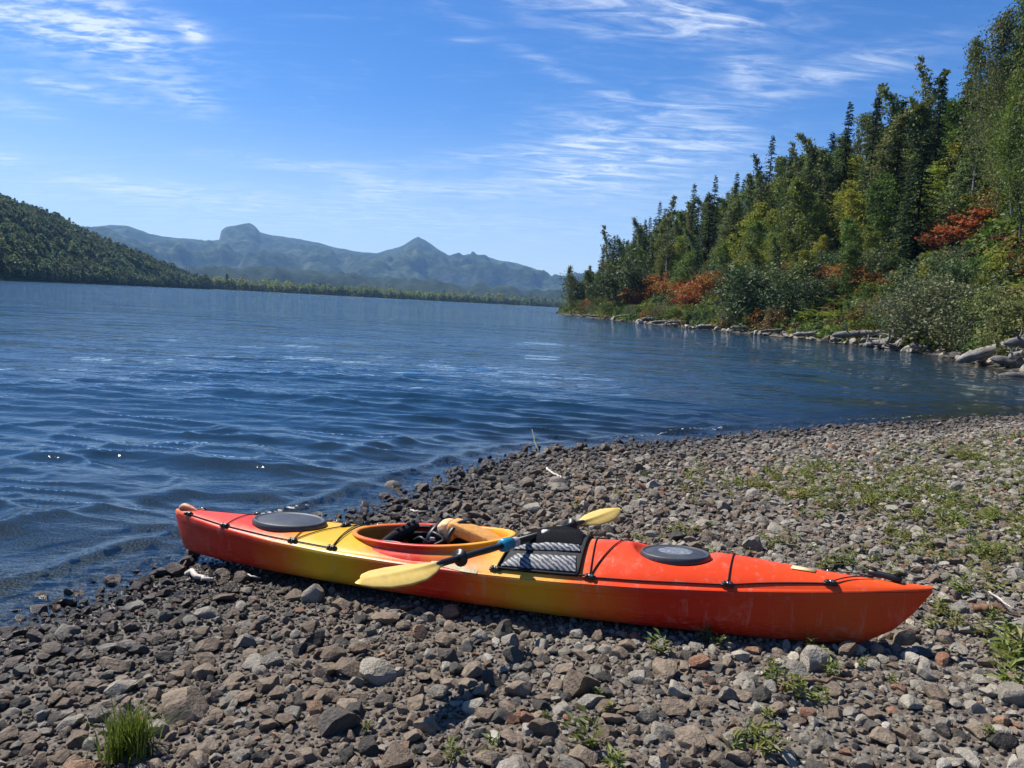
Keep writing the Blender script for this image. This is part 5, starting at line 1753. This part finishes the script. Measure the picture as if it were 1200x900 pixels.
def along_shore():
    i0 = next(i for i, p in enumerate(SHORE) if p == (19.2, 27)) - 1
    segs = []
    for i in range(i0, len(SHORE) - 4):
        a, b = Vector(SHORE[i]), Vector(SHORE[i + 1])
        segs.append((a, b, (b - a).length))
    return segs
segs = along_shore(); totl = sum(s_[2] for s_ in segs)
nrock = 0
for k in range(520):
    t_ = totl * (k + rnd.random()) / 520
    for a, b, l in segs:
        if t_ <= l: break
        t_ -= l
    p = a.lerp(b, min(1, t_ / l)); nrm2 = Vector((b.y - a.y, -(b.x - a.x))).normalized()
    off = rnd.uniform(-.3, 1.7)
    x, y = p.x + nrm2.x * off, p.y + nrm2.y * off
    pr = project((x, y, .2))
    if pr is None or pr[0] > 1240: continue
    dd_ = math.hypot(x, y)
    size = rnd.uniform(.35, .95) * (.75 if rnd.random() < .6 else 1.2)
    if size * FPX / dd_ < 3.2 or nrock >= 210: 
        if rnd.random() < .55: continue
    nrock += 1
    k_ = rnd.choice(['grey', 'grey', 'pale', 'grey', 'brown', 'dark'])
    o = bpy.data.objects.new('shore_rock', ROCK_ME[(k_, rnd.randrange(6))]); COL.objects.link(o)
    o.scale = (size * 1.25, size, size * .95)
    o.rotation_euler = (rnd.gauss(0, .3), rnd.gauss(0, .3), rnd.uniform(0, 6.28))
    o.location = (x, y, max(gz(x, y), -.1) + size * .16)
    a_ = 600 + FPX * x / y
    where = 'at the wooded point' if a_ < 715 else 'below the red shrubs' if a_ < 860 else 'below the bluish bushes' if a_ < 928 else 'below the ferns' if a_ < 1000 else 'around the root stumps' if a_ < 1110 else 'beside the driftwood pile'
    lab = ('large ' if size > .8 else 'small ' if size < .5 else '') + {'grey': 'grey', 'pale': 'pale', 'brown': 'brown', 'dark': 'blackish'}[k_] + ' boulder on the shoreline ' + where
    tag(o, lab, 'boulder', k_ + ' boulders along the wooded shore')
print('shore rocks', nrock)

# ---------------------------------------------------------------- far woods
FARC = bpy.data.collections.new('far_tree_shapes')
def far_tree(i, conifer, mat):
    r = np.random.default_rng(600 + i)
    n = 110 if not conifer else 120
    if conifer:
        z = r.uniform(.05, 1, n) ** .85; a = r.uniform(0, 6.28, n); rad = (.20 * (1 - z) + .012) * r.uniform(.4, 1, n) ** .5
        C = np.stack([np.cos(a) * rad, np.sin(a) * rad, z], -1); sz = .115
    else:
        a = r.uniform(0, 6.28, n); z = r.uniform(.04, 1, n); rad = .27 * np.sin(np.clip(z, .06, .97) * math.pi) ** .6 * r.uniform(.5, 1, n) ** .4
        C = np.stack([np.cos(a) * rad, np.sin(a) * rad, z], -1); sz = .17
    o = bpy.data.objects.new('far_tree_shape_%d' % i, leaves_mesh('far_tree_shape', C, sz, mat, r, .5, 1.3))
    FARC.objects.link(o)
LM['farfir'] = leaf_mat('far_fir_needles', [(.25, (.06, .088, .042)), (.6, (.11, .15, .062))], .3)
LM['faralder'] = leaf_mat('far_leaves', [(.25, (.085, .125, .052)), (.6, (.15, .195, .078)), (.85, (.21, .26, .105))], .42)
LM['farlime'] = leaf_mat('far_pale_leaves', [(.25, (.15, .19, .045)), (.6, (.24, .28, .075)), (.85, (.30, .33, .10))], .4)
far_tree(0, True, LM['farfir']); far_tree(1, False, LM['faralder']); far_tree(2, False, LM['faralder']); far_tree(3, False, LM['farlime']); far_tree(4, True, LM['farfir'])
def sample_grid(GV, n, tmin, tmax, r, wfun=None):
    nu, nt_ = GV.shape[:2]
    P0 = GV[:-1, :-1, :3]; P1 = GV[1:, :-1, :3]; P2 = GV[:-1, 1:, :3]
    area = np.linalg.norm(np.cross(P1 - P0, P2 - P0), axis=-1)
    t = GV[:-1, :-1, 3]
    w = area * ((t >= tmin) & (t <= tmax))
    if wfun is not None: w = w * wfun(t)
    w = w.ravel() / w.sum()
    id_ = r.choice(len(w), n, p=w)
    i, j = np.unravel_index(id_, t.shape)
    a, b = r.random(n)[:, None], r.random(n)[:, None]
    A, B, C, D = GV[i, j, :3], GV[i + 1, j, :3], GV[i, j + 1, :3], GV[i + 1, j + 1, :3]
    return (A * (1 - a) + B * a) * (1 - b) + (C * (1 - a) + D * a) * b
def far_wood(name, P, h, idx, label):
    n = len(P)
    hs = h * np.exp(rng.normal(0, .22, n))
    sc = np.stack([hs * 1.15, hs * 1.15, hs], -1)
    o = gn_scatter(name, P - np.array([0, 0, .3]), np.stack([np.zeros(n), np.zeros(n), rng.uniform(0, 6.28, n)], -1), sc, idx, FARC)
    tag(o, label, 'forest')
PL = sample_grid(LEFTV, 24000, .004, 1.12, rng, lambda t: 1.4 - .5 * np.clip(t, 0, 1))
nl = fbm(PL[:, 0] * .012, PL[:, 1] * .012, 3, 41)
u = rng.uniform(0, 1, len(PL)) + nl * .35
far_wood('hillside_forest', PL, 5.3, np.where(u < .30, 0, np.where(u < .55, 1, np.where(u < .9, 2, 4))), 'mixed green forest covering the hill across the lake')
PS = sample_grid(LOWV, 6500, .002, .6, rng, lambda t: np.exp(-t * 5))
u = rng.uniform(0, 1, len(PS)) + .5 * fbm(PS[:, 0] * .012, PS[:, 1] * .012, 2, 43)
far_wood('far_shore_forest', PS, 9.0, np.where(u < .12, 0, np.where(u < .45, 1, 3)), 'pale green belt of trees on the far low shore')

# ---------------------------------------------------------------- small plants on the beach
def make_weed(seed, H, n, mat, leaf):
    r = random.Random(seed); V = []; F = []
    for k in range(n):
        th = r.uniform(0, 6.28); t = r.random()
        st = Vector((r.gauss(0, .18 * H), r.gauss(0, .18 * H), 0))
        z = H * t * r.uniform(.4, 1)
        el_ = r.uniform(.15, .9)
        L = leaf * r.uniform(.7, 1.4); w = L * r.uniform(.26, .4)
        d = Vector((math.cos(th) * math.cos(el_), math.sin(th) * math.cos(el_), math.sin(el_)))
        sd = Vector((-math.sin(th), math.cos(th), 0))
        p = st + Vector((0, 0, z)) + d * .1 * L
        b = len(V)
        V += [p, p + d * L * .45 + sd * w * .5, p + d * L - Vector((0, 0, .25 * L)), p + d * L * .45 - sd * w * .5]
        F.append((b, b + 1, b + 2, b + 3))
    return mesh_np('weed', np.array([tuple(v) for v in V]), np.array(F), mat, False)
WEEDS = [make_weed(700, .075, 40, LM['weed'], .036), make_weed(701, .06, 22, LM['weed'], .034), make_weed(702, .095, 42, LM['weed'], .044), make_weed(703, .045, 46, LM['weed'], .020)]
near_weeds = [(687, 872, 2, 1.25), (712, 832, 1, .8), (578, 880, 1, 1), (532, 888, 0, 1), (640, 842, 3, 1), (772, 762, 2, .9), (830, 750, 0, 1), (845, 755, 1, .9), (905, 795, 0, 1.1), (925, 808, 2, .9), (905, 780, 3, 1.2), (940, 815, 0, 1.1),
              (962, 820, 2, .8), (975, 788, 0, .9), (895, 880, 2, 1.2), (880, 865, 0, 1), (860, 880, 1, 1), (900, 840, 3, 1.3), (430, 852, 3, 1), (1120, 735, 0, 1.2), (1150, 742, 2, 1), (1105, 718, 0, 1.2), (1165, 725, 0, 1), (1130, 690, 2, 1.1), (1090, 735, 3, 1.2),
              (1185, 800, 2, 1.2), (1160, 860, 3, 1.2), (720, 900, 0, 1), (1130, 650, 0, 1.1), (1175, 760, 2, 1.6), (1192, 770, 2, 1.6), (1180, 785, 0, 1.6), (800, 700, 1, 1), (948, 760, 0, .9), (962, 770, 1, .9), (700, 815, 3, 1), (1010, 780, 3, 1.1), (1045, 800, 3, 1.1), (1060, 705, 0, 1.1), (1140, 665, 1, 1.1)]
for k, (px, py, wi, sc) in enumerate(near_weeds):
    g0 = G(px, py, .15); z = gz(g0.x, g0.y); g0 = G(px, py, z + .02); z = gz(g0.x, g0.y)
    o = link('weed_plant', WEEDS[wi]); o.location = (g0.x, g0.y, z + .012); o.scale = (sc,) * 3; o.rotation_euler = (0, 0, rnd.uniform(0, 6))
    lab = ['small bright green leafy weed growing between the stones', 'tiny sprig of green leaves growing between the stones', 'bushy bright green weed standing up between the stones', 'flat patch of tiny green leaves between the stones'][wi]
    tag(o, lab, 'weed', ['small weeds among the stones', 'tiny sprigs among the stones', 'bushy weeds among the stones', 'flat weed patches among the stones'][wi])
WC = bpy.data.collections.new('weed_shapes')
for k, me in enumerate([make_weed(720, .06, 16, LM['weed'], .042), make_weed(721, .045, 18, LM['weed'], .030), make_weed(722, .09, 22, LM['weed'], .05)]):
    WC.objects.link(bpy.data.objects.new('weed_shape_%d' % k, me))
xw = rng.uniform(-1, 15, 100000); yw = rng.uniform(2.6, 17, 100000)
sw = shore_dist(xw, yw)
nz = fbm(xw * .55, yw * .55, 4, 88)
dens = sstep(-.55, .55, nz + .20 * sstep(1.5, 4, xw) - .12 * sstep(5, 2.0, sw)) * sstep(1.2, 3.2, sw) * sstep(-.2, 2.4, xw) * (np.abs(xw) < yw * .8 + .5) * (.8 * xw + .3 * yw < 16)
dens = dens * np.where(yw < 4.6, .35 * sstep(1.2, 2.4, xw), 1)
klw = kayak_local(xw, yw, np.zeros_like(xw))
dens = dens * ~((klw[:, 0] > 0) & (klw[:, 0] < KL) & (np.abs(klw[:, 1]) < .34))
kp = rng.uniform(0, 1, len(xw)) < dens * (.10 + .36 * sstep(.0, .35, fbm(xw * 2.1, yw * 2.1, 3, 99)))
xw, yw = xw[kp], yw[kp]
zw = ground_z(xw, yw)
n = len(xw); sc = rng.uniform(.45, 1.2, n)
o = gn_scatter('beach_ground_cover', np.stack([xw, yw, zw + .014], -1), np.stack([np.zeros(n), np.zeros(n), rng.uniform(0, 6.28, n)], -1), np.repeat(sc[:, None], 3, 1), rng.integers(0, 3, n), WC)
tag(o, 'low green weeds spread thinly over the upper beach', 'weeds')
print('weeds', n, 'stones', n_st)
def make_grass(seed, n, H, spread, mat):
    r = random.Random(seed); V = []; F = []
    for k in range(n):
        th = r.uniform(0, 6.28); lean = abs(r.gauss(.25, .22)); L = H * r.uniform(.5, 1.15); w = r.uniform(.0016, .0030)
        p = Vector((r.gauss(0, spread), r.gauss(0, spread), 0))
        d = Vector((math.cos(th), math.sin(th), 0)); sd = Vector((-d.y, d.x, 0))
        b = len(V)
        for i in range(5):
            t = i / 4
            q = p + d * (lean * L * t * t * 1.3) + Vector((0, 0, L * (t - .25 * lean * t * t)))
            ww = w * (1 - t ** 1.5) + .0003
            V += [q - sd * ww, q + sd * ww]
        for i in range(4):
            F.append((b + 2 * i, b + 2 * i + 1, b + 2 * i + 3, b + 2 * i + 2))
    return mesh_np('grass_tuft', np.array([tuple(v) for v in V]), np.array(F), mat, True)
g0 = G(150, 884, .12); z = gz(g0.x, g0.y); g0 = G(150, 884, z)
o = link('grass_tuft', make_grass(5, 420, .165, .035, LM['grass'])); o.location = (g0.x, g0.y, z + .005)
tag(o, 'bright green grass tuft growing alone among brown stones', 'grass')
for (px, py, sc, lab) in [(1192, 775, .8, 'green grass tuft beside the sticks at the edge of the pebbles')]:
    g0 = G(px, py, .2); z = gz(g0.x, g0.y); g0 = G(px, py, z)
    o = link('grass_tuft', make_grass(9, 200, .10, .05, LM['grass'])); o.location = (g0.x, g0.y, z + .01); o.scale = (sc,) * 3
    tag(o, lab, 'grass')

# ---------------------------------------------------------------- sticks on the beach
M_STICK = simple_mat('brown_stick', (.15, .085, .05), .8, .3, 40, .4, .002)
M_PSTICK = simple_mat('bleached_stick', (.50, .45, .38), .8, .3, 40, .3, .002)
def stick(pts, r0, label, mat, name='stick', lift=.03):
    P = []
    for (px, py, up) in pts:
        g0 = G(px, py, .15)
        for _ in range(3):
            z = gz(g0.x, g0.y) + lift + up; g0 = G(px, py, z)
        P.append(g0)
    base = P[0].copy()
    P = smooth_curve([p - base for p in P], 5)
    n = len(P)
    P = [p + Vector((rnd.gauss(0, r0 * .5), rnd.gauss(0, r0 * .5), rnd.gauss(0, r0 * .4))) for p in P]
    bm = bmesh.new(); add_tube(bm, P, [r0 * (1 - .6 * i / n) * rnd.uniform(.85, 1.15) for i in range(n)], 8)
    o = link(name, bm_mesh(name, bm, mat)); o.location = base
    tag(o, label, 'stick')
stick([(915, 806, .0), (930, 799, .01), (975, 797, .02), (1022, 795, .01)], .011, 'brown stick lying on the stones in front of the kayak bow', M_STICK)
stick([(1148, 708, .01), (1170, 716, .02), (1196, 722, .01)], .010, 'reddish stick lying near the edge of the pebbles', M_STICK)
stick([(1160, 694, .02), (1182, 710, .03), (1199, 716, .0)], .006, 'thin pale twig crossing the reddish stick', M_PSTICK)
stick([(1145, 712, .0), (1165, 711, .04), (1180, 717, .02)], .022, 'curled piece of red bark beside the reddish stick', M_STICK, 'bark_piece')
stick([(632, 531, -.02), (629, 522, .06), (626, 514, .12), (624, 503, .22)], .010, 'upright greenish stick poking out of the shallows', simple_mat('mossy_stick', (.20, .20, .10), .8, .3), 'stick', 0.0)
stick([(640, 548, 0), (650, 556, .02), (660, 560, .02)], .014, 'pale stick at the water edge below the upright one', M_PSTICK)
stick([(222, 671, 0), (235, 676, .015), (248, 680, .0)], .020, 'white bleached wood scrap beside the kayak stern', M_PSTICK, 'wood_scrap')
stick([(213, 667, .0), (220, 655, .02), (228, 648, .03)], .007, 'thin curved twig beneath the kayak stern', M_STICK)
stick([(285, 672, 0), (295, 675, .01), (305, 677, 0)], .007, 'short pale twig beside the kayak hull in the shade', M_PSTICK)
stick([(482, 599, .0), (490, 599, .01), (500, 599, 0)], .012, 'whitish stick lying beyond the kayak by the shallows', M_PSTICK)

# ---------------------------------------------------------------- haze
def build_haze():
    bm = bmesh.new()
    add_box(bm, (0, 0, 397), (17600, 17600, 806))
    m = bpy.data.materials.new('lake_haze'); m.use_nodes = True
    nt = m.node_tree; nt.nodes.clear()
    v = NN(nt, 'ShaderNodeVolumePrincipled', {'Color': (.32, .60, 1.0, 1), 'Density': HAZE, 'Anisotropy': .1})
    o = nt.nodes.new('ShaderNodeOutputMaterial'); nt.links.new(v.outputs[0], o.inputs['Volume'])
    tag(link('haze', bm_mesh('haze', bm, m, False)), kind='stuff')
HAZE = 8.0e-5
build_haze()
